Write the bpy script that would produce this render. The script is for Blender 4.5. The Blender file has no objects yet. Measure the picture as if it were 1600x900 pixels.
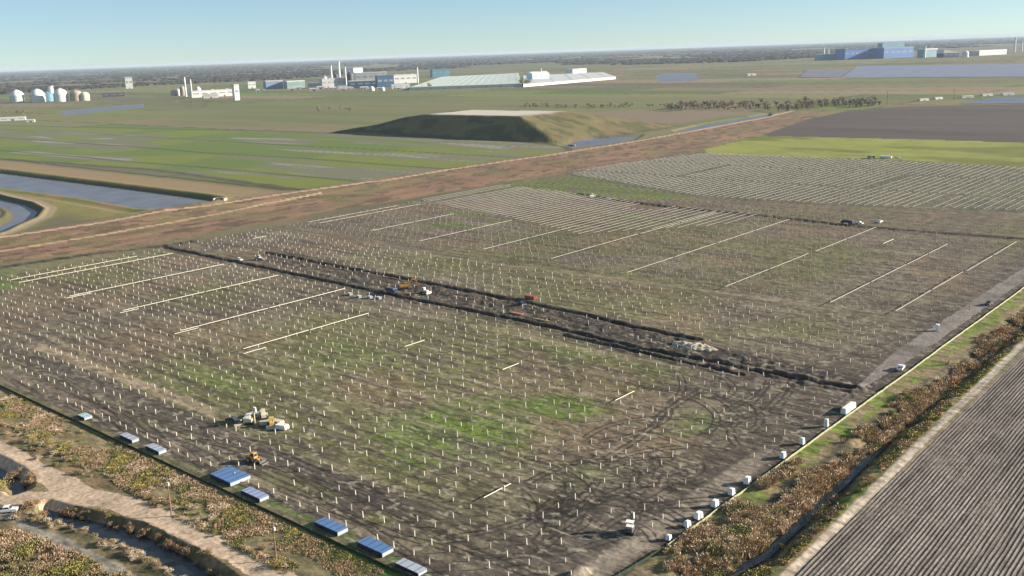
import bpy, math, random
import numpy as np
from mathutils import Matrix, Vector
random.seed(7); rng = np.random.default_rng(7)
sc = bpy.context.scene
COL = sc.collection
# ---------------------------------------------------------------- camera, sky, sun, exposure
F, YAW, PIT, ROL, CAMH = 1525.0, math.radians(41.5), math.radians(13.6), math.radians(1.97), 120.0
_h = np.array([-math.sin(YAW), math.cos(YAW), 0]); _r = np.array([math.cos(YAW), math.sin(YAW), 0]); _u = np.array([0, 0, 1.0])
FW = _h*math.cos(PIT) - _u*math.sin(PIT); UP0 = _h*math.sin(PIT) + _u*math.cos(PIT)
RT = _r*math.cos(ROL) - UP0*math.sin(ROL); UP = UP0*math.cos(ROL) + _r*math.sin(ROL)
cam = bpy.data.cameras.new('camera'); camo = bpy.data.objects.new('camera', cam); COL.objects.link(camo)
cam.sensor_width = 36; cam.lens = F/1600*36; cam.clip_start = 1; cam.clip_end = 200000
m = Matrix.Identity(4)
for i in range(3):
    m[i][0] = RT[i]; m[i][1] = UP[i]; m[i][2] = -FW[i]
m[2][3] = CAMH
camo.matrix_world = m; sc.camera = camo
SUN_EL = math.radians(17.0)
SAZ = math.atan2(_r[0], _r[1]) + math.radians(-6)          # compass bearing of the sun (right of the view)
SD = Vector((math.sin(SAZ)*math.cos(SUN_EL), math.cos(SAZ)*math.cos(SUN_EL), math.sin(SUN_EL)))
w = bpy.data.worlds.new('World'); sc.world = w; w.use_nodes = True
wn = w.node_tree; bg = wn.nodes['Background']
sky = wn.nodes.new('ShaderNodeTexSky'); sky.sky_type = 'NISHITA'; sky.sun_disc = False
sky.sun_elevation = SUN_EL; sky.sun_rotation = SAZ; sky.altitude = 3300; sky.air_density = 1.0; sky.dust_density = 0.0; sky.ozone_density = 3.1
veil = wn.nodes.new('ShaderNodeMix'); veil.data_type = 'RGBA'; veil.inputs[0].default_value = .3; veil.inputs[7].default_value = (3.9, 5.4, 5.7, 1)   # thin high veil over the clear sky
wn.links.new(sky.outputs[0], veil.inputs[6]); wn.links.new(veil.outputs[2], bg.inputs[0]); bg.inputs[1].default_value = 0.053
sl = bpy.data.lights.new('sun', 'SUN'); sl.energy = 5.0; sl.angle = math.radians(0.5); sl.color = (1.0, 0.885, 0.735)
so = bpy.data.objects.new('sun', sl); COL.objects.link(so); so.rotation_euler = SD.to_track_quat('Z', 'Y').to_euler()
sc.view_settings.view_transform = 'Standard'; sc.view_settings.look = 'None'; sc.view_settings.gamma = 1
sc.view_settings.use_curve_mapping = False; sc.view_settings.exposure = 1.33
# ---------------------------------------------------------------- helpers
def at(px, py, z=0.0):
    "the point of the level z that lies in a given direction from the drone (survey of the plan from the photograph)"
    d = FW*F + RT*(px-800) + UP*(450-py); t = (CAMH-z)/-d[2]
    return np.array([d[0]*t, d[1]*t])
def plan(*pts): return np.array([at(*p) for p in pts])
def tag(o, label=None, cat=None, group=None, kind=None):
    if label: o['label'] = label
    if cat: o['category'] = cat
    if group: o['group'] = group
    if kind: o['kind'] = kind
    return o
def empty(name, x, y, z=0.0, rz=0.0):
    o = bpy.data.objects.new(name, None); COL.objects.link(o); o.location = (x, y, z); o.rotation_euler = (0, 0, rz); o.empty_display_size = .5
    return o
def copy_tree(o, parent=None):
    c = o.copy(); COL.objects.link(c)
    if parent: c.parent = parent
    for ch in o.children: copy_tree(ch, c)
    return c
_mats = {}
def mat(name, col, rough=.7, metal=0.0, var=.12, scale=.6, attr=False, bump=0.0):
    if name in _mats: return _mats[name]
    M = bpy.data.materials.new(name); M.use_nodes = True; nt = M.node_tree; b = nt.nodes['Principled BSDF']
    b.inputs['Roughness'].default_value = rough; b.inputs['Metallic'].default_value = metal
    if rough > .8: b.inputs['Specular IOR Level'].default_value = .15
    tc = nt.nodes.new('ShaderNodeTexCoord'); nz = nt.nodes.new('ShaderNodeTexNoise'); nz.inputs['Scale'].default_value = scale; nz.inputs['Detail'].default_value = 4
    nt.links.new(tc.outputs['Object'], nz.inputs['Vector'])
    mr = nt.nodes.new('ShaderNodeMapRange'); mr.inputs['From Min'].default_value = .3; mr.inputs['From Max'].default_value = .7
    mr.inputs['To Min'].default_value = 1-var; mr.inputs['To Max'].default_value = 1+var
    nt.links.new(nz.outputs['Fac'], mr.inputs['Value'])
    vm = nt.nodes.new('ShaderNodeVectorMath'); vm.operation = 'SCALE'
    if attr:
        a = nt.nodes.new('ShaderNodeAttribute'); a.attribute_name = 'Col'; nt.links.new(a.outputs['Color'], vm.inputs[0])
    else: vm.inputs[0].default_value = col
    nt.links.new(mr.outputs[0], vm.inputs['Scale']); nt.links.new(vm.outputs[0], b.inputs['Base Color'])
    if bump:
        bp = nt.nodes.new('ShaderNodeBump'); bp.inputs['Distance'].default_value = bump; bp.inputs['Strength'].default_value = .6
        nt.links.new(nz.outputs['Fac'], bp.inputs['Height']); nt.links.new(bp.outputs[0], b.inputs['Normal'])
    _mats[name] = M; return M
class MB:
    "collects solids into one mesh"
    def __init__(s): s.v = []; s.f = []
    def add(s, vs, fs, M=None):
        n = len(s.v)
        for p in vs:
            p = Vector(p)
            s.v.append(tuple(M @ p) if M is not None else tuple(p))
        s.f += [tuple(i+n for i in f) for f in fs]; return s
    def box(s, x0, x1, y0, y1, z0, z1, M=None, tx=0, ty=0):
        v = [(x0, y0, z0), (x1, y0, z0), (x1, y1, z0), (x0, y1, z0), (x0+tx, y0+ty, z1), (x1-tx, y0+ty, z1), (x1-tx, y1-ty, z1), (x0+tx, y1-ty, z1)]
        return s.add(v, [(3, 2, 1, 0), (4, 5, 6, 7), (0, 1, 5, 4), (1, 2, 6, 5), (2, 3, 7, 6), (3, 0, 4, 7)], M)
    def prism(s, prof, y0, y1, M=None):
        "profile in x,z extruded along y"
        n = len(prof); v = [(p[0], y0, p[1]) for p in prof] + [(p[0], y1, p[1]) for p in prof]
        f = [tuple(range(n)), tuple(range(2*n-1, n-1, -1))] + [(i, i+n, (i+1) % n+n, (i+1) % n) for i in range(n)]
        return s.add(v, f, M)
    def tube(s, a, b, r, r2=None, n=8):
        a = Vector(a); b = Vector(b); d = b-a; L = d.length; q = d.to_track_quat('Z', 'Y').to_matrix().to_4x4(); r2 = r if r2 is None else r2
        v = [(r*math.cos(2*math.pi*i/n), r*math.sin(2*math.pi*i/n), 0) for i in range(n)] + [(r2*math.cos(2*math.pi*i/n), r2*math.sin(2*math.pi*i/n), L) for i in range(n)]
        f = [tuple(range(n-1, -1, -1)), tuple(range(n, 2*n))] + [(i, (i+1) % n, (i+1) % n+n, i+n) for i in range(n)]
        return s.add(v, f, Matrix.Translation(a) @ q)
    def lathe(s, prof, n=20):
        v = []; f = []
        for r, z in prof: v += [(r*math.cos(2*math.pi*i/n), r*math.sin(2*math.pi*i/n), z) for i in range(n)]
        for k in range(len(prof)-1):
            for i in range(n): f.append((k*n+i, k*n+(i+1) % n, (k+1)*n+(i+1) % n, (k+1)*n+i))
        f.append(tuple(range((len(prof)-1)*n, len(prof)*n))); return s.add(v, f)
    def build(s, name, m, parent=None, smooth=False):
        me = bpy.data.meshes.new(name); me.from_pydata(s.v, [], s.f); me.materials.append(m); me.update()
        if smooth: me.shade_smooth()
        o = bpy.data.objects.new(name, me); COL.objects.link(o)
        if parent: o.parent = parent
        return o
def np_mesh(name, V, Q, m, col=None, smooth=True):
    "fast mesh from arrays of quads"
    me = bpy.data.meshes.new(name); k = Q.shape[1]
    me.vertices.add(len(V)); me.vertices.foreach_set('co', np.ascontiguousarray(V, np.float32).ravel())
    me.loops.add(Q.size); me.loops.foreach_set('vertex_index', np.ascontiguousarray(Q, np.int32).ravel())
    me.polygons.add(len(Q)); me.polygons.foreach_set('loop_start', np.arange(0, Q.size, k, dtype=np.int32))
    if smooth: me.polygons.foreach_set('use_smooth', np.ones(len(Q), bool))
    me.update(calc_edges=True)
    if col is not None:
        a = me.attributes.new('Col', 'FLOAT_COLOR', 'POINT'); c = np.ones((len(V), 4), np.float32); c[:, :3] = col
        a.data.foreach_set('color', c.ravel())
    me.materials.append(m); o = bpy.data.objects.new(name, me); COL.objects.link(o); return o
# noise on the plan
def _hash(ix, iy, seed):
    h = (ix.astype(np.int64)*374761393 + iy.astype(np.int64)*668265263 + seed*974634533) & 0xffffffff
    h = ((h ^ (h >> 13))*1274126177) & 0xffffffff
    return ((h ^ (h >> 16)) & 0xffff)/65535.0
def vnoise(x, y, seed):
    ix = np.floor(x); iy = np.floor(y); fx = x-ix; fy = y-iy; ix = ix.astype(np.int64); iy = iy.astype(np.int64)
    fx = fx*fx*(3-2*fx); fy = fy*fy*(3-2*fy)
    a = _hash(ix, iy, seed); b = _hash(ix+1, iy, seed); c = _hash(ix, iy+1, seed); d = _hash(ix+1, iy+1, seed)
    return (a*(1-fx)+b*fx)*(1-fy) + (c*(1-fx)+d*fx)*fy
def fbm(x, y, s, o=3, seed=0, sx=1.0, sy=1.0):
    "0..1, features of s metres"
    t = 0; amp = 1; tot = 0; x = x/s/sx; y = y/s/sy
    for k in range(o):
        t = t + amp*vnoise(x+17.3*k, y-9.1*k, seed+k*31); tot += amp; amp *= .5; x = x*2.03; y = y*2.03
    return t/tot
def sst(a, b, x):
    t = np.clip((x-a)/(b-a), 0, 1); return t*t*(3-2*t)
def pdist(x, y, pts, closed=False, pad=30):
    "distance to a polyline; negative inside when closed; 1e6 when farther than pad from its bounding box"
    pts = np.asarray(pts, float); out = np.full(x.shape, 1e6)
    lo = pts.min(0)-pad; hi = pts.max(0)+pad
    I = np.nonzero((x > lo[0]) & (x < hi[0]) & (y > lo[1]) & (y < hi[1]))[0]
    if not len(I): return out
    X = x[I]; Y = y[I]; d = np.full(X.shape, 1e12); ins = np.zeros(X.shape, bool); n = len(pts)
    for i in range(n if closed else n-1):
        a = pts[i]; b = pts[(i+1) % n]; e = b-a; L = e@e+1e-9
        t = np.clip(((X-a[0])*e[0]+(Y-a[1])*e[1])/L, 0, 1)
        d = np.minimum(d, (X-a[0]-t*e[0])**2+(Y-a[1]-t*e[1])**2)
        if closed:
            c = ((a[1] > Y) != (b[1] > Y)); xi = a[0]+(Y-a[1])/(e[1] if abs(e[1]) > 1e-9 else 1e-9)*e[0]; ins ^= c & (X < xi)
    d = np.sqrt(d)
    if closed: d[ins] *= -1
    out[I] = d; return out
# ---------------------------------------------------------------- plan of the place (metres; the solar site is square to x and y)
GREEN = plan((-60, 190), (0, 196), (420, 205), (560, 209), (830, 223), (880, 228), (890, 237), (760, 257), (640, 275), (480, 299), (250, 266), (0, 248), (-60, 244))
CANAL = plan((-260, 238), (-60, 261), (0, 268), (110, 282), (200, 293), (300, 306), (333, 311), (322, 317), (245, 328), (140, 310), (60, 299), (0, 292), (-80, 282), (-260, 262))
LOOP = plan((-30, 300), (0, 309), (40, 318), (58, 328), (48, 340), (20, 352), (-20, 372), (-40, 366), (-5, 351), (18, 340), (22, 331), (8, 322), (-30, 316))
POND_A = plan((97, 173), (150, 168), (225, 162), (226, 168), (160, 174), (108, 180), (96, 180))
POND_B = plan((878, 226), (900, 219), (930, 214), (1000, 211), (985, 218), (940, 225), (900, 229))
POND_C = plan((1056, 203), (1100, 193), (1150, 185), (1200, 177), (1199, 181), (1120, 195), (1064, 206))
POND_D = plan((1025, 118), (1040, 114), (1088, 114), (1091, 125), (1060, 127), (1030, 128))
BLC = plan((62, 793), (72, 786), (95, 793), (130, 801), (185, 815), (215, 822), (262, 845), (310, 870), (352, 900), (400, 940), (340, 940), (287, 897), (225, 860), (175, 838), (130, 821), (82, 808), (56, 800))
BLP = plan((-60, 700), (-20, 712), (0, 722), (25, 735), (40, 750), (38, 762), (22, 768), (17, 755), (8, 742), (0, 737), (-60, 725))
DITCH = np.array([(-103.5, 120.), (-103.9, 181), (-98.5, 201), (-100.2, 244), (-102.5, 298), (-102, 357), (-104, 464), (-106, 660)])
TRENCH = [plan((255, 386), (370, 410), (500, 437), (620, 463), (760, 490), (900, 520), (1000, 545), (1100, 562), (1200, 583), (1335, 607)),
          plan((415, 395), (520, 415), (620, 433), (720, 453), (820, 473), (900, 489), (1000, 513), (1090, 531)),
          plan((880, 524), (1000, 551), (1160, 586)),
          plan((900, 303), (960, 313), (1050, 324), (1200, 338), (1330, 353), (1450, 363), (1600, 374), (1700, 384)),
          plan((0, 418), (150, 396), (255, 384), (300, 377))]
TR_W = [1.9, 1.9, 1.2, 2.4, 1.5]
MUDBAND = plan((430, 400), (620, 448), (760, 470), (900, 505), (1040, 535), (1200, 580), (1330, 606))
GROAD = np.array([(-125, 250.), (-125, 300), (-126.5, 366), (-126.5, 420), (-126, 523), (-124, 640), (-122, 760)])
TROAD1 = plan((-80, 388), (0, 374), (170, 349), (250, 333), (330, 323), (420, 309), (480, 300), (560, 289), (700, 265), (860, 242), (1000, 220), (1190, 185), (1240, 173))
TROAD2 = plan((-80, 408), (0, 393), (170, 365), (330, 336), (420, 318), (500, 303))
BLROAD = [plan((-80, 672), (0, 704), (60, 737), (130, 772), (200, 790), (270, 816), (330, 846), (400, 880), (470, 925)), plan((-80, 782), (0, 778), (70, 778), (150, 782))]
GREYPATH = plan((-20, 796), (30, 812), (75, 838), (130, 865), (190, 895), (240, 930))
DARKF = plan((1188, 212), (1260, 187), (1330, 172), (1420, 166), (1600, 163), (1760, 160), (1760, 226), (1600, 223), (1400, 217))
BRIGHT = plan((1100, 234), (1140, 224), (1190, 213), (1400, 217), (1600, 223), (1760, 227), (1760, 270), (1600, 262), (1500, 256), (1400, 249), (1250, 245), (1110, 241))
FARBLK = np.array([(-614, 768.), (-400, 689), (-278, 705), (-178, 735), (-120, 745), (-120, 985), (-565, 990)])
def relief(x, y):
    z = .30*(fbm(x, y, 40, 2, 3)-.5)
    insite = ((x > -606) & (x < -112) & (y > 140) & (y < 1000))
    z = z + np.where(insite, .34, .22)*(fbm(x, y, 3.2, 3, 5)-.5)*sst(1500, 700, np.hypot(x, y))
    for T, tw in zip(TRENCH, TR_W):
        d = pdist(x, y, T, pad=14) + 1.4*(fbm(x, y, 6, 4, 11)-.5)
        z = z - 1.05*sst(tw, tw*.35, d) + .45*sst(tw+3.4, tw+.9, d)*sst(tw-.4, tw+.6, d)*sst(.25, .75, fbm(x, y, 5.0, 3, 13))
    d = pdist(x, y, MUDBAND, pad=30) + 10*(fbm(x, y, 22, 3, 24)-.5)
    z = z + 1.5*(fbm(x, y, 3.4, 3, 23)-.47)*sst(13, 6, d)
    d = pdist(x, y, DITCH, pad=20) + 2.0*(fbm(x, y, 12, 2, 15)-.5)
    z = z - 2.4*sst(7, 1.2, d)
    z = z + .8*sst(2.6, .6, np.abs(x+91))*(y > 100)*(y < 600)*.3
    # raised grassy bank that carries the two dirt tracks
    e = pdist(x, y, (TROAD1[:8].tolist()), pad=70)
    z = z + 1.4*sst(34, 14, e)
    for P, dp, rw in ((CANAL, 2.6, 9), (LOOP, 2.2, 5), (POND_A, .3, 30), (POND_B, 2, 8), (POND_C, 2, 8), (POND_D, .3, 40), (BLC, 1.9, 2.4), (BLP, 2.0, 3.0)):
        d = pdist(x, y, P, True, pad=40)
        z = z - dp*sst(rw, 0, d) + dp*(.5 if dp > 2.1 and rw > 4 else .1)*sst(rw*2.2, rw*1.1, d)*sst(rw*.6, rw*1.1, d)
        z = np.where(d < 0, -dp, z)
    # the long earth mound
    k = np.minimum(np.minimum((y-1022)/60, (1330-y)/150), np.minimum((x+1300)/185, (-815-x)/120))
    k = np.clip(k + .16*(fbm(x, y, 45, 3, 21)-.5)*sst(0, .3, k), 0, 1)
    z = z + 31*np.where(k > .92, .92+(k-.92)*.5, k)
    # the spoil bank in the fore, bottom right corner of the site
    e = np.hypot((x+127)/2.2, (y-163)/5.5); z = z + 2.0*sst(1.1, .2, e)
    return z
C = lambda *c: np.array(c)
def paint(x, y):
    n = len(x); r = np.hypot(x, y)
    n1 = fbm(x, y, 22, 4, 101); n2 = fbm(x, y, 5, 3, 102); n3 = fbm(x, y, 1.3, 2, 103); nb = fbm(x, y, 130, 3, 104); nl = fbm(x, y, 400, 4, 105)
    col = np.empty((n, 3))
    def over(c, mk):
        nonlocal col
        mk = np.clip(mk, 0, 1)[:, None]; col = col*(1-mk) + np.asarray(c)*mk
    # open country
    col[:] = C(.125, .113, .062)
    st = fbm(x, y, 260, 4, 110, 3.0, .8); st2 = fbm(x, y, 90, 3, 111, 5, .7)
    over(C(.098, .118, .048), sst(.5, .66, st)*.8); over(C(.165, .128, .085), sst(.52, .7, st2)*.75); over(C(.075, .07, .048), sst(.6, .74, nl)*.7)
    far = sst(2600, 4800, r)
    over(C(.105, .092, .068), far*sst(.42, .6, fbm(x, y, 900, 4, 112)))
    over(C(.085, .108, .05), far*sst(.55, .68, fbm(x, y, 1200, 4, 113))*.7)
    wxm = x + 50*(fbm(x, y, 500, 2, 114)-.5); wym = y + 30*(fbm(x, y, 400, 2, 115)-.5)
    iy_ = np.floor(wym/170); xs = wxm + 400*_hash(iy_, iy_*0, 116); ix_ = np.floor(xs/620); hsh = _hash(ix_, iy_, 117); h2 = _hash(ix_, iy_, 118)
    pal_ = np.array([(.125, .12, .05), (.10, .13, .034), (.17, .125, .075), (.095, .085, .06), (.135, .13, .055), (.115, .12, .055), (.17, .135, .085), (.08, .11, .035)])
    fm = sst(1050, 1250, r)*sst(9000, 5500, r)*.85; cf = pal_[np.minimum((hsh*8).astype(int), 7)]*(.8+.4*h2)[:, None]
    mk_ = fm[:, None]; col = col*(1-mk_) + cf*mk_
    edge = np.minimum(np.abs(wym/170-np.round(wym/170))*170, np.abs(xs/620-np.round(xs/620))*620); over(C(.05, .05, .035), fm*sst(7, 2, edge)*sst(.4, .55, n1)*1.3)
    # strips between the green fields and the factories
    d = pdist(x, y, plan((180, 178), (420, 160), (800, 150), (1120, 150), (1190, 172), (1000, 205), (900, 170), (700, 172), (560, 204), (300, 195)), True, 200)
    over(C(.135, .128, .062), sst(60, -40, d)*.75); over(C(.09, .11, .04), sst(60, -40, d)*sst(.5, .65, st2)*.6)
    # the mound
    dm = np.minimum(np.minimum(y-1022, 1330-y), np.minimum(x+1300, -800-x))
    over(C(.125, .108, .05), sst(-15, 10, dm)); over(C(.12, .092, .05), sst(-5, 12, dm)*sst(.42, .58, fbm(x, y, 40, 4, 106))*.8); over(C(.05, .06, .03), sst(-12, 2, dm)*sst(.5, .6, fbm(x, y, 14, 3, 107, 2, 1))*.7)
    k = np.minimum(np.minimum((y-1022)/60, (1330-y)/150), np.minimum((x+1300)/185, (-815-x)/120))
    over(C(.40, .36, .30), sst(.9, 1.02, k+.12*(n1-.5))*sst(-880, -960, x)); over(C(.16, .125, .09), sst(60, 10, np.abs(x+760))*sst(980, 1060, y)*sst(1650, 1450, y)*.6)
    over(C(.17, .125, .095), sst(40, -20, pdist(x, y, plan((900, 176), (1000, 172), (1150, 170), (1190, 172), (1060, 192), (960, 192)), True, 80))*.8)
    # green winter fields
    d = pdist(x, y, GREEN, True, 60) + 10*(n1-.5)
    g = sst(3, -5, d)
    sm = fbm(x, y, 60, 4, 120, 3.5, .8)
    over(C(.122, .145, .034), g); over(C(.095, .13, .036), g*sst(.45, .6, nb))
    over(C(.125, .122, .085), g*sst(.46, .6, sm)*.95); over(C(.19, .185, .15), g*sst(.64, .72, fbm(x, y, 25, 3, 121, 6, .6))*sst(.48, .6, sm))
    for yy, ww in ((625, 5), (742, 5), (860, 4)):
        over(C(.045, .05, .03), g*sst(ww, ww*.3, np.abs(y-yy-.012*(x+800)+14*(fbm(x, y, 200, 2, 122)-.5)))*.8)
    over(C(.05, .05, .032), sst(9, 2, np.abs(d))*.75)
    # banks of the drainage canals
    for P, ww in ((CANAL, 75), (LOOP, 26)):
        d = pdist(x, y, P, True, 100)
        over(C(.16, .145, .045), sst(ww, ww*.5, d)*.95); over(C(.11, .125, .04), sst(ww, 5, d)*sst(.5, .62, n1)*.7); over(C(.23, .145, .07), sst(ww, 5, d)*sst(.54, .66, fbm(x, y, 22, 4, 130))*.8)
        over(C(.26, .205, .14), sst(2.6, 1.2, np.abs(d-ww*.33+3*(n1-.5)))*.55); over(C(.05, .05, .035), sst(6, 1, np.abs(d-3))*.8)
    over(C(.24, .185, .13), sst(4, 2.4, np.abs(pdist(x, y, LOOP, True, 60)-13))*.9)
    d = y-520+9*(n1-.5); over(C(.21, .15, .09), sst(-30, -14, d)*sst(32, 12, d)*sst(-735, -760, x)*sst(-1700, -1500, x)*.85)
    over(C(.035, .04, .025), sst(3.5, 1, np.abs(y-552+5*(n1-.5)))*sst(-735, -750, x)*sst(-1500, -1300, x))
    # rust-coloured grass bank along the far side of the site
    xe = -608 + np.interp(y, [240, 330, 430, 560, 720, 980, 1270, 1600], [-36, -10, -14, -6, 0, 22, -20, -90])
    xo = np.interp(y, [100, 280, 415, 555, 750, 1090, 1520, 1700], [-748, -748, -757, -745, -752, -730, -773, -800])
    bm = sst(0, -12, x-xe+8*(n1-.5))*sst(-6, 8, x-xo+10*(n1-.5))*sst(100, 160, y)*sst(1750, 1500, y)
    over(C(.178, .106, .073), bm); over(C(.215, .135, .08), bm*sst(.45, .6, fbm(x, y, 18, 3, 140, .8, 4))*.9); over(C(.08, .06, .042), bm*sst(.5, .64, fbm(x, y, 7, 3, 141, 1, 2.0))*.85)
    over(C(.12, .115, .05), bm*sst(30, 10, x-xe+40)*sst(.5, .62, n1)*.5)
    # ---------------- the solar site
    site = sst(-606, -600, x+3*(n1-.5))*sst(-113, -117, x)*sst(139, 143, y)*sst(1010, 990, y)
    soil = C(.128, .108, .074)*(1+.0*x[:, None])
    over(soil, site)
    over(C(.098, .078, .062), site*sst(.46, .6, n1)*.8)
    over(C(.175, .148, .10), site*sst(.56, .72, fbm(x, y, 7, 3, 150, 2.5, .7))*.7)
    over(C(.105, .108, .04), site*sst(.45, .58, nb)*.8); over(C(.15, .105, .065), site*sst(.54, .66, fbm(x, y, 45, 3, 151))*.6)
    for cx, cy, rx, ry, a in ((-212, 212, 32, 26, 1), (-199, 250, 17, 15, 1.2), (-222, 196, 22, 10, .9), (-206, 186, 18, 8, .8), (-590, 205, 30, 34, .9), (-585, 300, 10, 60, .5), (-493, 492, 26, 16, 1.2), (-518, 535, 30, 12, .6), (-470, 520, 18, 10, .5), (-315, 245, 40, 18, .35), (-330, 195, 30, 14, .45), (-155, 262, 10, 12, .6), (-230, 300, 50, 8, .4), (-160, 211, 12, 12, .5), (-400, 595, 14, 10, .8), (-152, 190, 9, 8, .8)):
        q = np.hypot((x-cx)/rx, (y-cy)/ry) + .9*(n1-.5) + .35*(n2-.5)
        over(C(.084, .13, .02), site*sst(1.2, .45, q)*a*(.55+.45*sst(.35, .55, fbm(x, y, 1.8, 3, 154))))
    wedge = pdist(x, y, plan((775, 292), (830, 280), (900, 276), (1050, 292), (1085, 312), (980, 312), (900, 303)), True, 30)+10*(n1-.5)
    over(C(.088, .125, .025), sst(4, -6, wedge)*sst(.28, .45, n2)); over(C(.115, .095, .06), site*sst(640, 652, y)*sst(-400, -380, x)*sst(745, 700, y)*.5)
    fb = pdist(x, y, FARBLK, True, 30)+8*(n1-.5); over(C(.098, .1, .062), sst(6, -4, fb)*.85); over(C(.068, .075, .048), sst(6, -4, fb)*sst(.5, .62, n1)*.7)
    # mud: edges, haul strips and pile rows that the rigs churned
    e1 = sst(40, 6, -118-x+16*(n1-.5))*sst(150, 170, y)*sst(700, 600, y)
    over(C(.058, .048, .04), site*e1*sst(.33, .55, n1+.25*e1)*.95)
    e2 = sst(36, 4, y-145+18*(n1-.5)); over(C(.085, .07, .058), site*e2*sst(.36, .54, n1+.1)*.9)
    md = pdist(x, y, MUDBAND, pad=30); over(C(.075, .06, .049), site*sst(18, 8, md+12*(n1-.5))*sst(.25, .5, n2+.1)*.9); over(C(.03, .026, .023), site*sst(14, 6, md+10*(n1-.5))*sst(.52, .6, fbm(x, y, 3.0, 3, 152, 3, .6))*.85); over(C(.17, .14, .105), site*sst(16, 8, md+10*(n1-.5))*sst(.62, .72, fbm(x, y, 2.4, 2, 153, 2.5, .6))*.7)
    over(C(.055, .045, .04), site*sst(16, 5, md+14*(n1-.5))*sst(.53, .63, n2)*.9)
    e3 = sst(18, 4, np.hypot((x+138)/1.3, (y-330)/1.0)+8*(n1-.5)); over(C(.036, .032, .029), site*e3)
    e4 = sst(24, 6, np.hypot((x+128)/.5, (y-560)/4)+14*(n1-.5)); over(C(.07, .066, .062), site*e4)
    over(C(.075, .064, .054), site*sst(30, 8, np.hypot((x+137), (y-185)/1.4)+14*(n1-.5))*.9)
    over(C(.21, .17, .12), site*sst(7, 3, np.hypot((x+205)/3, (y-342))+4*(n2-.5))*.7)
    # streaks left by the rigs along the pile rows and along the haul strips
    over(C(.085, .07, .055), site*sst(.56, .68, fbm(x, y, 3.2, 2, 160, .5, 16))*.5)
    over(C(.165, .138, .096), site*sst(.58, .7, fbm(x, y, 3.0, 2, 161, 16, .45))*.55)
    over(C(.06, .049, .04), site*sst(.57, .67, fbm(x, y, 3.4, 3, 162, 12, .5))*.7)
    # pale worn strips
    def strip(yc, x0, x1, hw, c, a):
        yy = yc + 2.5*(fbm(x, y, 40, 2, 170)-.5)
        over(c, site*sst(hw, hw*.45, np.abs(y-yy)+1.5*(n2-.5))*sst(x0-8, x0+8, x)*sst(x1+8, x1-8, x)*a)
    over(C(.19, .16, .125), sst(4.5, 2.5, np.abs(x+125-2*(n1-.5))+1.5*(n2-.5))*site*sst(150, 165, y)*sst(262, 240, y)*.8)
    strip(172.5, -440, -292, 4.0, C(.235, .185, .125), .85)
    for q in (-1.3, 1.3):
        yl = np.interp(x, [-480, -444, -153], [404, 406.7, 428.4])+q
        over(C(.2, .168, .12), site*sst(1.1, .4, np.abs(y-yl)+.6*(n2-.5))*sst(-480, -450, x)*sst(-140, -160, x)*.75)
    strip(308, -350, -190, 4, C(.19, .16, .1), .55); strip(321, -590, -480, 2, C(.17, .13, .09), .5); strip(228, -290, -200, 2, C(.19, .16, .11), .5)
    strip(290, -300, -160, 2.2, C(.07, .058, .05), .55); strip(163, -420, -180, 5.5, C(.075, .062, .056), .75); strip(148, -420, -170, 3, C(.2, .155, .115), .45)
    # tyre tracks: pairs of ruts, some of them turning in wide curls
    def ruts(pts, gap=1.1, wd=.5, a=.8, c=C(.032, .027, .024)):
        d = pdist(x, y, pts, pad=4); over(c, sst(wd, wd*.3, np.abs(d-gap)+.25*(n3-.5))*a)
    R2 = random.Random(5)
    for i in range(34):
        x0 = R2.uniform(-172, -128); y0 = R2.uniform(168, 300); a = R2.choice([1.57, 1.5, 1.7, 2.4, .9, 3.0]); pts = []; kk = R2.uniform(-.11, .11)
        for s in range(R2.randint(12, 30)):
            pts.append((x0, y0)); x0 += 2.0*math.cos(a); y0 += 2.0*math.sin(a); a += kk*R2.uniform(.3, 1.3)
        pts = [p for p in pts if p[0] < -119.5 and p[1] > 144]
        if len(pts) > 3: ruts(pts, a=.95, wd=.55)
    for i in range(30):
        x0 = R2.uniform(-420, -170); y0 = R2.uniform(144, 168); pts = []; a = R2.uniform(-.06, .06)
        for s in range(R2.randint(10, 34)):
            pts.append((x0, y0)); x0 += 3*math.cos(a); y0 += 3*math.sin(a); a += R2.uniform(-.06, .06)
        ruts([p for p in pts if p[1] > 143], a=.7)
    for i in range(26):
        x0 = R2.uniform(-580, -150); y0 = R2.uniform(180, 600); pts = []; a = R2.choice([0, 1.57])+R2.uniform(-.05, .05)
        for s in range(R2.randint(10, 40)):
            pts.append((x0, y0)); x0 += 3*math.cos(a); y0 += 3*math.sin(a); a += R2.uniform(-.03, .03)
        ruts([p for p in pts if -600 < p[0] < -122 and p[1] < 630], a=.5, wd=.5)
    for i in range(26):
        x0 = R2.uniform(-158, -132); y0 = R2.uniform(168, 236); a = R2.choice([.8, 2.2, 1.6, 2.6, .3])+R2.uniform(-.2, .2); pts = []; kk = R2.uniform(-.2, .2)
        for s in range(R2.randint(6, 16)):
            pts.append((x0, y0)); x0 += 1.6*math.cos(a); y0 += 1.6*math.sin(a); a += kk
        pts = [p for p in pts if p[0] < -122 and p[1] > 150]
        if len(pts) > 3: ruts(pts, a=.85, wd=.5)
    Lm = MUDBAND
    for i in range(16):
        off = R2.uniform(-13, 13); q0 = R2.randint(0, 3); q1 = R2.randint(q0+2, 6)
        ruts([(p[0]+R2.uniform(-3, 3), p[1]+off+R2.uniform(-1.2, 1.2)) for p in Lm[q0:q1+1]], a=.85, wd=.7)
    ruts([(-163, 160), (-158, 168), (-155, 178), (-156, 189), (-160, 199)], a=.9); ruts([(-170, 196), (-150, 214), (-136, 230)], a=.9); ruts([(-200, 150), (-176, 151), (-150, 156), (-136, 170), (-128, 190)], a=.9)
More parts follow.
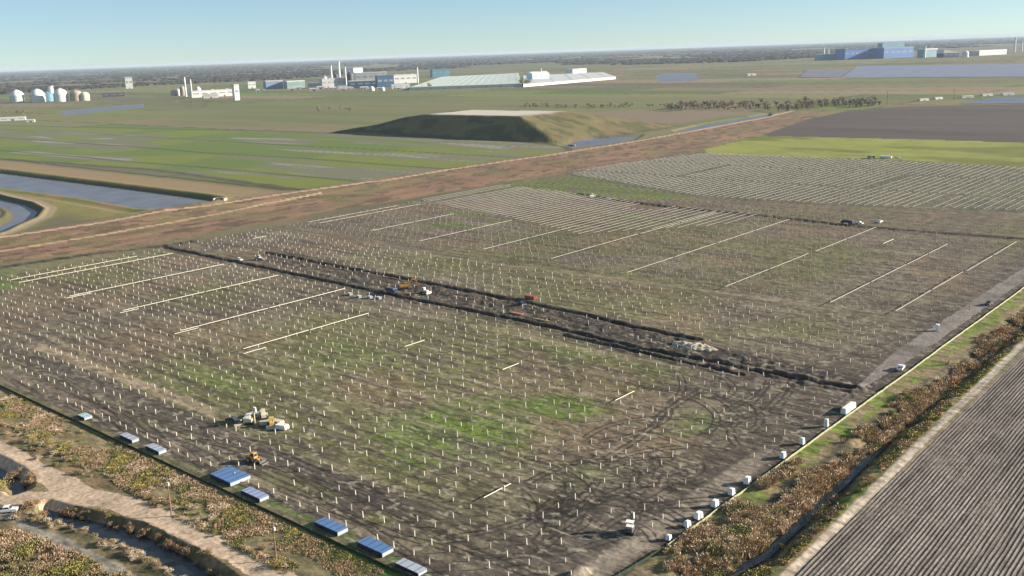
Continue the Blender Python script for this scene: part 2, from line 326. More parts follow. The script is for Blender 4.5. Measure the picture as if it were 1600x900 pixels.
    # trenches and their wet spoil
    for T, tw in zip(TRENCH, TR_W):
        d = pdist(x, y, T, pad=14) + 1.4*(fbm(x, y, 6, 4, 11)-.5)
        over(C(.068, .054, .043), sst(tw+5.5, tw+1.0, d+3*(n2-.5))*sst(.2, .5, n1)); over(C(.026, .023, .021), sst(tw+.7, tw*.4, d+1.6*(n2-.5)))
    # verge, reeds and ditch on the right of the site
    v = sst(-118.4, -117.6, x)*sst(-84, -86, x)*(y > 60)*sst(900, 700, y)
    over(C(.12, .105, .05), v); over(C(.115, .15, .028), v*sst(-110.5, -112, x+3*(n1-.5))*sst(205, 240, y)*sst(.25, .42, n2))
    over(C(.185, .135, .085), v*sst(.5, .6, fbm(x, y, 5, 3, 180, .8, 1.5))*.8); over(C(.05, .046, .036), v*sst(-110.5, -109, x+2*(n1-.5))*sst(-105, -107, x)*sst(.3, .5, n2)*.8); over(C(.115, .14, .034), v*sst(-100, -97, x)*sst(-90.5, -92.5, x)*sst(.44, .6, n1)*.9)
    over(C(.19, .125, .07), v*sst(-99, -96, x)*sst(-90, -92, x)*sst(.55, .66, fbm(x, y, 14, 3, 181, .5, 2.5))*.8)
    dd = pdist(x, y, DITCH, pad=20) + 2.0*(fbm(x, y, 12, 2, 15)-.5); over(C(.05, .045, .034), v*sst(4, 1.5, dd))
    pe = np.interp(y, [150, 197, 285, 406, 600], [-86.8, -88.4, -90.8, -93.5, -97])
    over(C(.34, .285, .225), sst(1.7, .9, np.abs(x-pe+.5)+.9*(n2-.5))*(y > 100)*sst(800, 600, y)); over(C(.135, .11, .092), sst(pe+1, pe+3, x)*(y > -50)*sst(800, 700, y)*sst(200, 120, x))
    # rough grass below the left fence
    v = sst(139.0, 138.0, y)*(y > 60)*sst(-119, -122, x+2*(n1-.5))*sst(-760, -700, x)
    over(C(.145, .122, .066), v); over(C(.105, .108, .042), v*sst(.45, .6, n1)*.8); over(C(.19, .14, .085), v*sst(.5, .64, n2)*.7)
    over(C(.055, .105, .02), v*sst(133.2, 134.6, y+1.2*(n2-.5))*sst(-215, -185, x)); over(C(.07, .105, .025), site*sst(144, 142.5, y+(n2-.5))*sst(-280, -230, x)*.8)
    # bottom left: haul road, banks, brush
    bl = sst(125, 120, y+5*(n1-.5))*sst(-150, -165, x)*(y > 40)
    over(C(.125, .098, .055), bl*.8); over(C(.07, .075, .03), bl*sst(.5, .64, n2)*.6); over(C(.20, .135, .075), bl*sst(.56, .68, fbm(x, y, 6, 3, 190))*.7)
    gp = pdist(x, y, GREYPATH, pad=10); over(C(.2, .18, .15), sst(2.4, 1.3, gp+1.6*(n2-.5)))
    gmul = (.34+1.26*fbm(x, y, 2.2, 3, 195, 1.8, .7))*(.80+.40*fbm(x, y, 60, 3, 196))
    k2 = sst(900, 500, r)[:, None]; col = col*(1-k2+k2*gmul[:, None])
    over(C(.30, .265, .2), site*sst(.67, .79, fbm(x, y, 1.6, 2, 197, 1.6, .8))*.55*sst(700, 300, r)); over(C(.035, .03, .026), site*sst(.69, .8, fbm(x, y, 2.6, 2, 198, 2.2, .7))*.6*sst(800, 300, r))
    return col*1.22
def road_col(x, y, base, dark, seed):
    n2 = fbm(x, y, 4, 3, seed); n1 = fbm(x, y, 20, 3, seed+1); return np.asarray(base)*(1-.45*(n2-.4)[:, None]) * (1-sst(.5, .7, n1)*.2)[:, None]
# ---------------------------------------------------------------- the ground: one sheet to the horizon, cut into its fields, roads and waters
th = np.concatenate([np.linspace(-180, -36, 60)[:-1], np.linspace(-36, 36, 1300), np.linspace(36, 180, 60)[1:]])
ph = np.concatenate([np.linspace(.74, .085, 820)[:-1], np.linspace(.085, .012, 260)])
rr = np.concatenate([[2, 40, 80, 110], CAMH/np.tan(ph), [12000, 15000, 20000, 28000, 40000, 60000]])
TH = np.radians(th) ; ax = -YAW
rx = -np.sin(YAW)*np.cos(TH) + np.cos(YAW)*np.sin(TH); ry = np.cos(YAW)*np.cos(TH) + np.sin(YAW)*np.sin(TH)
X = (rr[:, None]*rx[None]).ravel(); Y = (rr[:, None]*ry[None]).ravel()
nr, nt_ = len(rr), len(th)
Zg = relief(X, Y); CG = paint(X, Y)
i0 = np.arange(nr-1)[:, None]*nt_ + np.arange(nt_-1)[None]
QG = np.stack([i0, i0+1, i0+1+nt_, i0+nt_], -1).reshape(-1, 4)[:, ::-1]
fx = X[QG].mean(1); fy = Y[QG].mean(1)
jn = fbm(fx, fy, 4, 3, 200)-.5
zone = np.zeros(len(QG), np.int8)
ZN = ['ground', 'green_field', 'dark_ploughed_land', 'bright_green_field', 'gravel_road', 'dirt_road', 'farm_track', 'canal_water', 'pond_water', 'channel_water', 'haul_road']
def zset(i, mk): zone[mk] = i
zset(1, pdist(fx, fy, GREEN, True)+6*jn < 0); zset(2, pdist(fx, fy, DARKF, True)+8*jn < 0); zset(3, pdist(fx, fy, BRIGHT, True)+8*jn < 0)
zset(4, pdist(fx, fy, GROAD)+2.2*jn < 4.2*sst(300, 380, fy+30*jn)); zset(5, pdist(fx, fy, TROAD1)+2.5*jn < 4.0); zset(6, pdist(fx, fy, TROAD2)+2.5*jn < 3.2)
for q in BLROAD: zset(10, pdist(fx, fy, q)+1.8*jn < 4.1)
for P in (CANAL, LOOP): zset(7, pdist(fx, fy, P, True) < 0)
for P in (BLC, BLP): zset(9, pdist(fx, fy, P, True) < 0)
for P in (POND_A, POND_B, POND_C, POND_D): zset(8, pdist(fx, fy, P, True) < 0)
n1v = fbm(X, Y, 20, 3, 300); n2v = fbm(X, Y, 4, 3, 301)
CZ = {2: np.outer(1+.5*(fbm(X, Y, 60, 3, 302, 4, 1)-.5), C(.085, .07, .066)), 3: np.outer(1+.5*(n1v-.5), C(.215, .23, .055)),
      4: np.outer(1+.6*(n2v-.5)-.25*sst(.5, .7, n1v), C(.2, .175, .158)), 5: np.outer(1+.7*(n2v-.5), C(.42, .29, .2)), 6: np.outer(1+.8*(n2v-.5), C(.4, .28, .17)),
      10: np.outer(1+.5*(n2v-.5)-.2*sst(.5, .7, fbm(X, Y, 3, 2, 303, .4, 3)), C(.45, .34, .245))}
CZ[3] = CZ[3]*(1-.35*sst(.5, .65, fbm(X, Y, 40, 3, 304, 3, 1)))[:, None]
gm = mat('earth', None, .95, 0, .30, .9, True, .12)
def water_mat(name, c, rough):
    M = mat(name, c, rough, 0, .2, .05); nt = M.node_tree; b = nt.nodes['Principled BSDF']
    b.inputs['Specular IOR Level'].default_value = .22
    nz = nt.nodes.new('ShaderNodeTexNoise'); nz.inputs['Scale'].default_value = .5; tc = nt.nodes.new('ShaderNodeTexCoord'); nt.links.new(tc.outputs['Object'], nz.inputs['Vector'])
    bp = nt.nodes.new('ShaderNodeBump'); bp.inputs['Distance'].default_value = .06; bp.inputs['Strength'].default_value = .5; nt.links.new(nz.outputs['Fac'], bp.inputs['Height']); nt.links.new(bp.outputs[0], b.inputs['Normal'])
    return M
wmat = water_mat('canal water', (.13, .135, .16), .4); dwat = water_mat('dark ditch water', (.015, .022, .03), .2)
V3 = np.stack([X, Y, Zg], 1)
for i, nme in enumerate(ZN):
    q = QG[zone == i]
    if not len(q): continue
    ids, inv = np.unique(q, return_inverse=True); inv = inv.reshape(q.shape)
    cc = CZ.get(i, CG)[ids]
    vv = V3[ids].copy()
    o = np_mesh(nme, vv, inv, wmat if i in (7, 8) else dwat if i == 9 else gm, cc); tag(o, kind='structure')
# the standing water in the long ditch right of the fence
def ribbon(name, pts, hw, z, m, col=None, seed=0):
    P = np.asarray(pts, float); L = np.concatenate([[0], np.cumsum(np.hypot(*np.diff(P, axis=0).T))]); s = np.arange(0, L[-1], 1.5)
    cx = np.interp(s, L, P[:, 0]); cy = np.interp(s, L, P[:, 1]); tx = np.gradient(cx); ty = np.gradient(cy); k = np.hypot(tx, ty); nx, ny = -ty/k, tx/k
    hl = hw*(.75+.5*fbm(s, s*0, 14, 2, seed)); hr = hw*(.75+.5*fbm(s, s*0, 14, 2, seed+5))
    V = np.stack([np.stack([cx+nx*hl, cy+ny*hl, 0*s+z], 1), np.stack([cx-nx*hr, cy-ny*hr, 0*s+z], 1)], 1).reshape(-1, 3)
    i = np.arange(len(s)-1)*2; return np_mesh(name, V, np.stack([i, i+1, i+3, i+2], 1)[:, ::-1], m, None, False)
tag(ribbon('ditch_water', DITCH, 1.3, -1.95, dwat), kind='structure')
def Z1(x, y): return float(relief(np.array([float(x)]), np.array([float(y)]))[0])
def ZA(x, y): return relief(np.asarray(x, float), np.asarray(y, float))
# ridged crop field on the right, real ridges
yy = np.arange(120, 640, 2.6); rows = np.arange(0, 160); prof = [(-.52, -.02), (-.32, .03), (-.17, .15), (0, .18), (.17, .15), (.32, .03)]
VX, VY, VZ, VC = [], [], [], []
px_, pz_ = np.array(prof).T; nk = len(prof)
xl = np.interp(yy, [150, 197, 285, 406, 600], [-85.9, -87.5, -89.9, -92.6, -96.1])
for k in rows:
    xc = xl + .52 + 1.05*k + .26*(fbm(yy, yy*0+k*2.7, 9, 3, 400)-.5)
    hs = .5+1.0*fbm(yy, yy*0+k*3.3, 5, 3, 401)
    VX.append(xc[:, None]+px_[None]); VY.append(np.repeat(yy[:, None], nk, 1)); VZ.append(.03+pz_[None]*hs[:, None])
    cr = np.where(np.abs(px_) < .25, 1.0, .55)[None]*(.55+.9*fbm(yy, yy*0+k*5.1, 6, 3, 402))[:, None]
    VC.append(cr)
VX, VY, VZ, VC = [np.stack(a, 1).reshape(len(yy), -1) for a in (VX, VY, VZ, VC)]
big = (.62+.76*fbm(VX.ravel(), VY.ravel(), 30, 4, 403, .5, 2))*(1-.3*(np.abs((VX.ravel()+.0*VY.ravel())/9.45 - np.round(VX.ravel()/9.45)) < .06))
ncol = VX.shape[1]; i0 = np.arange(len(yy)-1)[:, None]*ncol+np.arange(ncol-1)[None]
o = np_mesh('ploughed_field', np.stack([VX.ravel(), VY.ravel(), VZ.ravel()], 1), np.stack([i0, i0+1, i0+1+ncol, i0+ncol], -1).reshape(-1, 4), gm, np.outer(VC.ravel()*big, C(.185, .158, .14)), False)
tag(o, kind='structure')
# ---------------------------------------------------------------- materials for built things
steel = mat('galvanised steel', (.50, .47, .40), .5, .0, .15, 3); white = mat('white paint', (.78, .77, .73), .5, 0, .06, 1); cream = mat('cream tube steel', (.50, .46, .38), .5, 0, .08, .3)
black = mat('black rubber', (.025, .025, .027), .8); glass = mat('dark glass', (.03, .045, .06), .1); yellow = mat('machine yellow', (.62, .42, .10), .5, 0, .15, 1.2); orange = mat('machine orange', (.52, .26, .06), .5, 0, .15, 1.2)
tan = mat('dusty cream paint', (.62, .55, .40), .6, 0, .15, 1.2); dgrey = mat('dark steel', (.06, .06, .065), .6); navy = mat('navy paint', (.03, .05, .11), .4); redp = mat('dull red paint', (.36, .07, .05), .5); wood = mat('weathered wood', (.22, .15, .09), .85, 0, .25, 2)
panelg = mat('blue panel glass', (.09, .18, .37), .35, 0, .10, .4); panels_ = mat('navy panel edges', (.02, .035, .07), .5, 0, .2, 1); wrap = mat('white plastic wrap', (.75, .77, .74), .4, 0, .12, .8)
fabric = mat('sunlit silt fabric', (.30, .31, .17), .8, 0, .15, .5); gfab = mat('shaded green silt fabric', (.03, .05, .03), .85, 0, .2, .5)  # sun on the right fence, shade on the left, put into the fabric colours
# ---------------------------------------------------------------- piles
ROWP = 6.35
rowx = np.arange(-597.2+.3, -126, ROWP)
yb = [np.arange(146, 219, 6.9), np.arange(222, 319, 6.9), np.arange(331, 412, 6.9), np.arange(428, 524.5, 6.9), np.arange(527, 632, 6.9)]
px_, py_ = np.meshgrid(rowx, np.concatenate(yb)); px_, py_ = px_.ravel(), py_.ravel()
keep = rng.random(len(px_)) > .05+.3*(fbm(px_, py_, 18, 2, 800) > .56)
keep &= ~((py_ > 500) & (px_ < -320) & (py_ > np.interp(px_, [-600, -466, -387, -323], [560, 529, 503, 582])))
for T in TRENCH: keep &= np.abs(pdist(px_, py_, T)) > 3
keep &= ~((px_ > -140) & (rng.random(len(px_)) < .55)); keep &= np.hypot(px_+273, py_-175) > 7; keep &= np.hypot(px_+371, py_-334) > 9
keep &= np.hypot(px_+128, py_-186) > 5
keep &= ~((py_ > 325) & (py_ < 350) & (rng.random(len(px_)) < .4))
px_, py_ = px_[keep]+rng.normal(0, .22, keep.sum()), py_[keep]+rng.normal(0, .5, keep.sum()); pz = ZA(px_, py_)
hp = MB()
a, t, H_ = .13, .03, 1.75
for (x0, x1, y0, y1) in ((-a, -a+t, -a, a), (a-t, a, -a, a), (-a+t, a-t, -t/2, t/2)): hp.box(x0, x1, y0, y1, -.6, H_)
d_ = np.hypot(px_, py_); order = np.argsort(d_)
vis = lambda x, y: abs(((np.array([x, y, -CAMH])@RT)/(np.array([x, y, -CAMH])@FW))*F) < 830 and -((np.array([x, y, -CAMH])@UP)/(np.array([x, y, -CAMH])@FW))*F < 470
near = [i for i in order if vis(px_[i], py_[i])][:300]; nset = set(near)
p0 = hp.build('steel_pile', steel); first = True
for i in near:
    o = p0 if first else p0.copy()
    if not first: COL.objects.link(o)
    first = False
    o.location = (px_[i], py_[i], pz[i]); o.rotation_euler = (rng.normal(0, .03), rng.normal(0, .03), rng.normal(0, .25)); o.scale = (1, 1, rng.uniform(.6, 1.12))
    tag(o, 'pale galvanised steel pile driven upright into the nearest part of the site', 'steel pile', 'driven steel piles nearest the camera')
rest = [i for i in range(len(px_)) if i not in nset]
hv = np.array(hp.v); hf = np.array(hp.f)
def scatter_mesh(name, m, base_v, base_f, P, Sz, S=None):
    n = len(P); V = np.repeat(base_v[None], n, 0).copy(); V[:, :, 2] *= Sz[:, None]
    if S is not None: V[:, :, :2] *= S[:, None, None]
    V += P[:, None, :]; Q = (base_f[None] + (np.arange(n)*len(base_v))[:, None, None]).reshape(-1, base_f.shape[1])
    return np_mesh(name, V.reshape(-1, 3), Q, m, None, False)
# piles under the far tube blocks too
fxs, fys = np.meshgrid(np.arange(-612, -125, ROWP), np.arange(690, 984, 8.0)); fxs, fys = fxs.ravel(), fys.ravel()
inb = pdist(fxs, fys, FARBLK, True) < -2; fxs, fys = fxs[inb], fys[inb]
gxs, gys = np.meshgrid(rowx[rowx < -160], np.arange(636, 668, 7)); gxs, gys = gxs.ravel(), gys.ravel(); kk = (gys > np.interp(gxs, [-600, -480, -330, -160], [672, 654, 640, 648])); gxs, gys = gxs[kk], gys[kk]
qx = np.concatenate([px_[rest], fxs, gxs]); qy = np.concatenate([py_[rest], fys, gys])
P = np.stack([qx, qy, ZA(qx, qy)], 1)
dsteel = mat('darker galvanised steel', (.27, .26, .225), .6, 0, .2, .05)  # darker copy of the pile steel for the farther rows
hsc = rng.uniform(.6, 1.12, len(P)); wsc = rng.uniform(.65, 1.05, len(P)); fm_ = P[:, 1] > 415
o = scatter_mesh('steel_pile_rows', steel, hv, hf, P[~fm_], hsc[~fm_], wsc[~fm_])
tag(o, 'pale steel piles in long regular rows on both sides of the dark trenches', 'steel piles', kind='stuff')
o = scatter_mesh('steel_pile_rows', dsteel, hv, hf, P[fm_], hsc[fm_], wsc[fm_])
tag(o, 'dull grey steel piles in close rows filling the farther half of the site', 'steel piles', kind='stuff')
# ---------------------------------------------------------------- torque tubes
def tracker_tube(x, y0, y1, label, group=None, z=1.62, r=.155, detail=True, m=cream):
    zz = float(ZA([x], [(y0+y1)/2])[0])
    root = empty('torque_tube_row', x, y0, zz); L = y1-y0
    b = MB(); n = max(1, round(L/12))
    for i in range(n):
        a0 = L*i/n; a1 = L*(i+1)/n; dz = random.uniform(-.04, .04); b.tube((0, a0, z+dz), (0, a1-.02, z+dz), r, n=8)
    b.build('torque_tube', m, root)
    if detail:
        c = MB()
        for s in np.arange(3, L-1, 6.9): c.box(-.16, .16, s-.09, s+.09, z-.38, z+.24)
        c.build('bearing_brackets', steel, root)
        if L > 60:
            g = MB(); g.box(-.35, .35, L/2-.3, L/2+.3, z-.6, z+.3); g.box(-.12, .12, L/2-.12, L/2+.12, -.3, z-.6); g.build('drive_motor', dgrey, root)
    tag(root, label, 'torque tube', group); return root
A = [(-348.5, 221, 290.5, 'long cream torque tube nearest the camera, ending beside a short stub'),
     (-398, 221, 317, 'long cream torque tube reaching the dark trench beside the blue crates'),
     (-456.8, 224, 317, 'long cream torque tube, third from the yellow machines towards the rust bank'),
     (-511.3, 222.5, 317, 'long cream torque tube ending at the pale loader beside the dark trench'),
     (-571, 221.5, 318, 'long cream torque tube closest to the rust-coloured bank, below the dark ditch corner'),
     (-583, 222, 300, 'thin broken-looking cream tube row beside the green strip at the left edge'),
     (-590, 440, 530, 'pale torque tube row along the rust-coloured bank, upper of the far pair'),
     (-579, 442, 545, 'pale torque tube row just inside the rust-coloured bank, lower of the far pair'),
     (-519.6, 441, 524, 'long cream torque tube running over the light green patch'),
     (-462.1, 432, 525, 'long cream torque tube along the right side of the light green patch'),
     (-406.8, 434, 525, 'long cream torque tube just short of the dense far-left tube block'),
     (-353, 434.5, 525, 'cream torque tube from the pale double wheel track up to the dense tube block'),
     (-352.5, 527.5, 625, 'farther half of the long tube line that crosses the dense tube block'),
     (-295.2, 428, 524, 'near half of the long cream tube line right of the dense tube block'),
     (-295.2, 526, 624, 'far half of the long cream tube line right of the dense tube block'),
     (-235.4, 427.5, 524, 'near half of the tube line pointing at the parked dark blue truck'),
     (-235.2, 533, 625, 'far half of the tube line pointing at the parked dark blue truck, beyond its gap'),
     (-180.2, 426.6, 524, 'near half of the second tube line from the gravel road'),
     (-180.2, 526, 592, 'far half of the second tube line from the gravel road'),
     (-150.5, 429, 522, 'near half of the tube line closest to the gravel road'),
     (-149.6, 526, 618, 'far half of the tube line closest to the gravel road')]
dimt = mat('darker tube steel', (.34, .32, .27), .6, 0, .2, .15)  # darker tube steel for the farther long tubes
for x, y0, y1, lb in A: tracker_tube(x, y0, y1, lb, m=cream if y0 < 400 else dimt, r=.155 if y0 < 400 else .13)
S_ = [((380, 556), (416, 546), 'short cream tube stub beside the near end of the nearest long tube'), ((273, 525), (310, 515), 'short cream tube stub beside the near end of the tube by the blue crates'), ((188, 492), (217, 485), 'short cream tube stub beside the third long tube'),
      ((105, 469), (142, 460), 'short cream tube stub beside the tube of the pale loader'), ((632, 545), (664, 535), 'short cream tube alone in the middle of the bare ground, farthest of the loose four'), ((785, 581), (811, 571), 'shortest loose cream tube, left of the bright green patch'),
      ((962, 630), (990, 615), 'loose cream tube lying beyond the bright green patch'), ((757, 783), (797, 760), 'loose cream tube lying on the near muddy ground'), ((395, 375), (417, 371), 'short pale tube bundle beyond the dark trench'), ((1378, 383), (1398, 376), 'short pale tube lying below the white pickup by the far ditch')]
for a, b, lb in S_:
    pa, pb = at(*a), at(*b); tracker_tube((pa[0]+pb[0])/2, min(pa[1], pb[1]), max(pa[1], pb[1]), lb, z=1.0, r=.15, detail=False)
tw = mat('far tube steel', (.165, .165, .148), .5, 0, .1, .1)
for x in rowx:
    if x < -318 and x > -601:
        y0 = float(np.interp(x, [-600, -466, -387, -323], [562, 531, 505, 584])); y1 = float(np.interp(x, [-600, -480, -425, -320], [668, 652, 637, 630]))+rng.uniform(-4, 4)
        if -425 < x < -400: y1 -= 25
        if any(abs(x-t[0]) < 3 and t[2] > 530 for t in A): continue
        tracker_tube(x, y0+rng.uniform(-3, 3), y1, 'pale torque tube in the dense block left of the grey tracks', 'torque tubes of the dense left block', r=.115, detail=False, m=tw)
for x in np.arange(-612, -125, ROWP):
    ya = float(np.interp(x, [-614, -400, -278, -178, -120], [768, 689, 705, 735, 745])); yb_ = 985 - max(0, (-565-x)*4.4)
    segs = [s for s in ((690, 785), (789, 884), (888, 983))]
    for s0, s1 in segs:
        s0, s1 = max(s0, ya), min(s1, yb_)
        if s1-s0 < 25 or rng.random() < .02: continue
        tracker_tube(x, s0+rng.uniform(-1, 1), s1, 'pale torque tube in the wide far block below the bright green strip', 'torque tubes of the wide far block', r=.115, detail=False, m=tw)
# ---------------------------------------------------------------- fences
def fence(pts, label, fab, hgt, postm, step=6.0, rail=None):
    P = np.asarray(pts, float); L = np.concatenate([[0], np.cumsum(np.hypot(*np.diff(P, axis=0).T))])
    root = empty('silt_fence', P[0, 0], P[0, 1]); s = np.arange(0, L[-1], 2.0); X_ = np.interp(s, L, P[:, 0]); Y_ = np.interp(s, L, P[:, 1]); Z_ = ZA(X_, Y_)
    b = MB(); r = MB()
    for i in range(len(s)-1):
        sag = .10*math.sin(s[i]*1.05)
        d = Vector((X_[i+1]-X_[i], Y_[i+1]-Y_[i], 0)).normalized(); n = Vector((-d.y, d.x, 0))*.03
        A0 = Vector((X_[i]-P[0, 0], Y_[i]-P[0, 1], Z_[i]-.15)); B0 = Vector((X_[i+1]-P[0, 0], Y_[i+1]-P[0, 1], Z_[i+1]-.15)); u = Vector((0, 0, hgt+.15))
        b.add([A0-n, A0+n, B0+n, B0-n, A0-n+u, A0+n+u, B0+n+u, B0-n+u], [(3, 2, 1, 0), (4, 5, 6, 7), (0, 1, 5, 4), (1, 2, 6, 5), (2, 3, 7, 6), (3, 0, 4, 7)])
        if rail: r.tube(A0+u*1.02, B0+u*1.02, .045, n=5)
    b.build('fabric', fab, root)
    if rail: r.build('top_hem', rail, root)
    pm = MB(); pm.box(-.05, .05, -.05, .05, -.4, hgt+.22); p0 = None
    for q in np.linspace(0, L[-1], min(95, int(L[-1]/step))):
        o = pm.build('post', postm, root) if p0 is None else p0.copy()
        if p0 is None: p0 = o
        else: COL.objects.link(o); o.parent = root
        x, y = float(np.interp(q, L, P[:, 0])), float(np.interp(q, L, P[:, 1])); o.location = (x-P[0, 0], y-P[0, 1], Z1(x, y))
    return tag(root, label, 'silt fence')
fence([(-117.9, 188), (-117.7, 300), (-118, 520), (-118, 740)], 'low pale yellow silt fence running straight along the right edge of the site', fabric, .6, wood, rail=mat('pale hem', (.5, .5, .34), .7, 0, .1, .5))
fence([(-640, 138.0), (-400, 138.2), (-164, 138.2), (-128, 141), (-121, 150), (-119, 172), (-117.9, 187.5)], 'low green silt fence in painted shade along the lower left edge of the site', gfab, .8, wood, 6)
# ---------------------------------------------------------------- stacks by the fences
grc = mat('pale grey cover', (.36, .40, .46), .4, 0, .1, .5)
def panel_stack(px, py, L, W, H, label, top=panelg, group=None):
    H *= .72
    x, y = at(px, py); root = empty('panel_stack', x, y+1.5+W/2, Z1(x, y+2)+.02)
    p = MB()
    for i in range(4): p.box(-L/2+.1+i*(L-.5)/3, -L/2+.4+i*(L-.5)/3, -W/2, W/2, 0, .18)
    p.box(-L/2+.1, L/2-.1, -.15, .15, .02, .16)
    p.build('pallet', wood, root)
    b = MB(); n = max(2, int(L/2.2))
    for i in range(n): b.box(-L/2+i*L/n+.03, -L/2+(i+1)*L/n-.03, -W/2, W/2, .18, H-.02*random.random())
    b.build('panel_pile', panels_, root)
    t = MB()
    for i in range(n): t.box(-L/2+i*L/n+.06, -L/2+(i+1)*L/n-.06, -W/2+.04, W/2-.04, H, H+.07)
    t.build('cover', top, root)
    e = MB()
    for i in range(n): e = MB(); e.box(-L/2+(i+.47)*L/n, -L/2+(i+.53)*L/n, -W/2-.02, W/2+.02, .2, H+.09); e.build('strap', black, root)
    e = MB(); e.box(L/2, L/2+.08, -W/2+.1, W/2-.1, .15, H-.1); e.build('end_wrap', grc, root)
    return tag(root, label, 'panel stack')
tealc = mat('pale teal cover', (.38, .52, .52), .4, 0, .1, .5); lav = mat('lavender blue cover', (.26, .31, .48), .35, 0, .1, .5)
panel_stack(120, 657, 5, 3, 1.4, 'small teal topped stack behind the left fence, uppermost of the row', tealc)
panel_stack(190, 691, 8, 2.6, 1.5, 'dark low stack with grey cover, second from the top of the left fence', grc)
panel_stack(231, 709, 8, 2.8, 1.6, 'low stack with pale grey cover just above the upper utility pole', grc)
panel_stack(337, 757, 10.5, 7, 1.7, 'widest stack, broad bright blue top, behind the left fence below the orange loader')
panel_stack(384, 782, 9, 3.2, 1.6, 'lavender topped stack just below the widest blue stack', lav)
panel_stack(502, 834, 9.5, 3.6, 1.7, 'bright blue topped stack right of the lower utility pole, upper of a pair')
panel_stack(570, 867, 9.5, 3.8, 1.7, 'bright blue topped stack right of the lower utility pole, lower of a pair')
panel_stack(628, 898, 8, 3.0, 1.3, 'grey topped stack at the bottom edge of the picture by the fence corner', grc)
def pallet(y, L, W, H, label, m=wrap, x=-119.6):
    L *= .9; W *= .85
    root = empty('wrapped_pallet', x, y, Z1(x, y)+.02, random.uniform(-.15, .15))
    p = MB()
    for k in (-1, 0, 1): p.box(k*W*.4-.06, k*W*.4+.06, -L/2, L/2, 0, .16)
    p.build('pallet', wood, root); b = MB(); b.box(-W/2, W/2, -L/2, L/2, .16, H, None, .12, .12); b.build('wrapped_load', m, root)
    c = MB(); c.box(-W/2+.10, W/2-.10, -L/2+.16, L/2-.16, H, H+.1, None, .2, .2); c.build('top_sheet', white, root)
    c = MB(); c.box(-W/2-.02, W/2+.02, -.12, .12, .2, H*.95, None, .11, 0); c.build('strap', dgrey, root)
    return tag(root, label, 'pallet')
for y, L, W, H, lb in ((191, 1.6, 1.5, 1.3, 'white wrapped pallet nearest the bottom corner of the right fence'), (200, 1.8, 1.5, 1.6, 'white wrapped pallet, second up the right fence from the bottom corner'), (205.5, 2.4, 1.8, 1.8, 'white wrapped pallet, third up the right fence, close to the second'),
        (214, 2.2, 1.8, 1.8, 'white wrapped pallet, fourth up the right fence, in front of the curling tyre tracks'), (223, 1.8, 1.7, 1.8, 'white wrapped pallet, fifth up the right fence, with a long shadow over the mud'), (232, 2.4, 1.8, 2.0, 'larger white wrapped pallet, sixth up the right fence'),
        (254, 2.2, 1.6, 1.8, 'white wrapped pallet alone in the long gap midway along the right fence'), (267, 1.7, 1.5, 2.0, 'white wrapped pallet below the tall upright one on the right fence'), (284.5, 1.5, 1.5, 2.6, 'tall upright white wrapped pallet just below the long pale one')):
    pallet(y, L, W, H, lb)
pallet(302, 9.5, 2.2, 2.0, 'longest wrapped load, pale green white, on the right fence below the white pickup', mat('pale green wrap', (.62, .72, .62), .4, 0, .1, .6))
# ---------------------------------------------------------------- machines
def wheel(root, x, y, r, wd, name='wheel'):
    t = MB(); t.tube((x, y-wd/2, r), (x, y+wd/2, r), r, n=14); o = t.build(name, black, root)
    t = MB(); t.tube((x, y-wd/2-.02, r), (x, y+wd/2+.02, r), r*.55, n=10); t.build('rim', steel, o)
def crawler(root, L, W, h, wd=.55):
    for s in (-1, 1):
        t = MB(); y0 = s*W/2-wd/2
        t.prism([(-L/2+h*.4, 0), (L/2-h*.4, 0), (L/2, h*.45), (L/2-h*.35, h), (-L/2+h*.35, h), (-L/2, h*.45)], y0, y0+wd); t.build('track', black, root)
def pickup(x, y, rz, label, paint, z=0, cat='pickup truck'):
    root = empty('pickup_truck', x, y, Z1(x, y)+z, rz)
    b = MB(); b.prism([(-2.75, .55), (2.7, .55), (2.75, .95), (2.6, 1.12), (1.25, 1.22), (.9, 1.25), (-2.75, 1.25)], -.98, .98)
    b.build('body', paint, root)
    b = MB(); b.prism([(-1.0, 1.25), (1.2, 1.25), (.55, 1.9), (-.85, 1.92)], -.88, .88); b.build('cab', paint, root)
    g = MB(); g.prism([(1.13, 1.3), (1.24, 1.3), (.62, 1.84), (.52, 1.84)], -.8, .8)
    for s in (-1, 1): g.prism([(-.8, 1.35), (.95, 1.35), (.48, 1.8), (-.72, 1.8)], s*.885-.01, s*.885+.01)
    g.build('window', glass, root)
    g = MB(); g.box(-2.65, -1.1, -.85, .85, 1.255, 1.27); g.build('cargo_bed', dgrey, root)
    for sx in (-1.75, 1.75):
        for s in (-.9, .9): wheel(root, sx, s, .42, .28)
    for s in (-.7, .7):
        h = MB(); h.box(2.72, 2.78, s-.2, s+.2, .85, 1.02); h.build('headlight', white, root)
    return tag(root, label, cat)
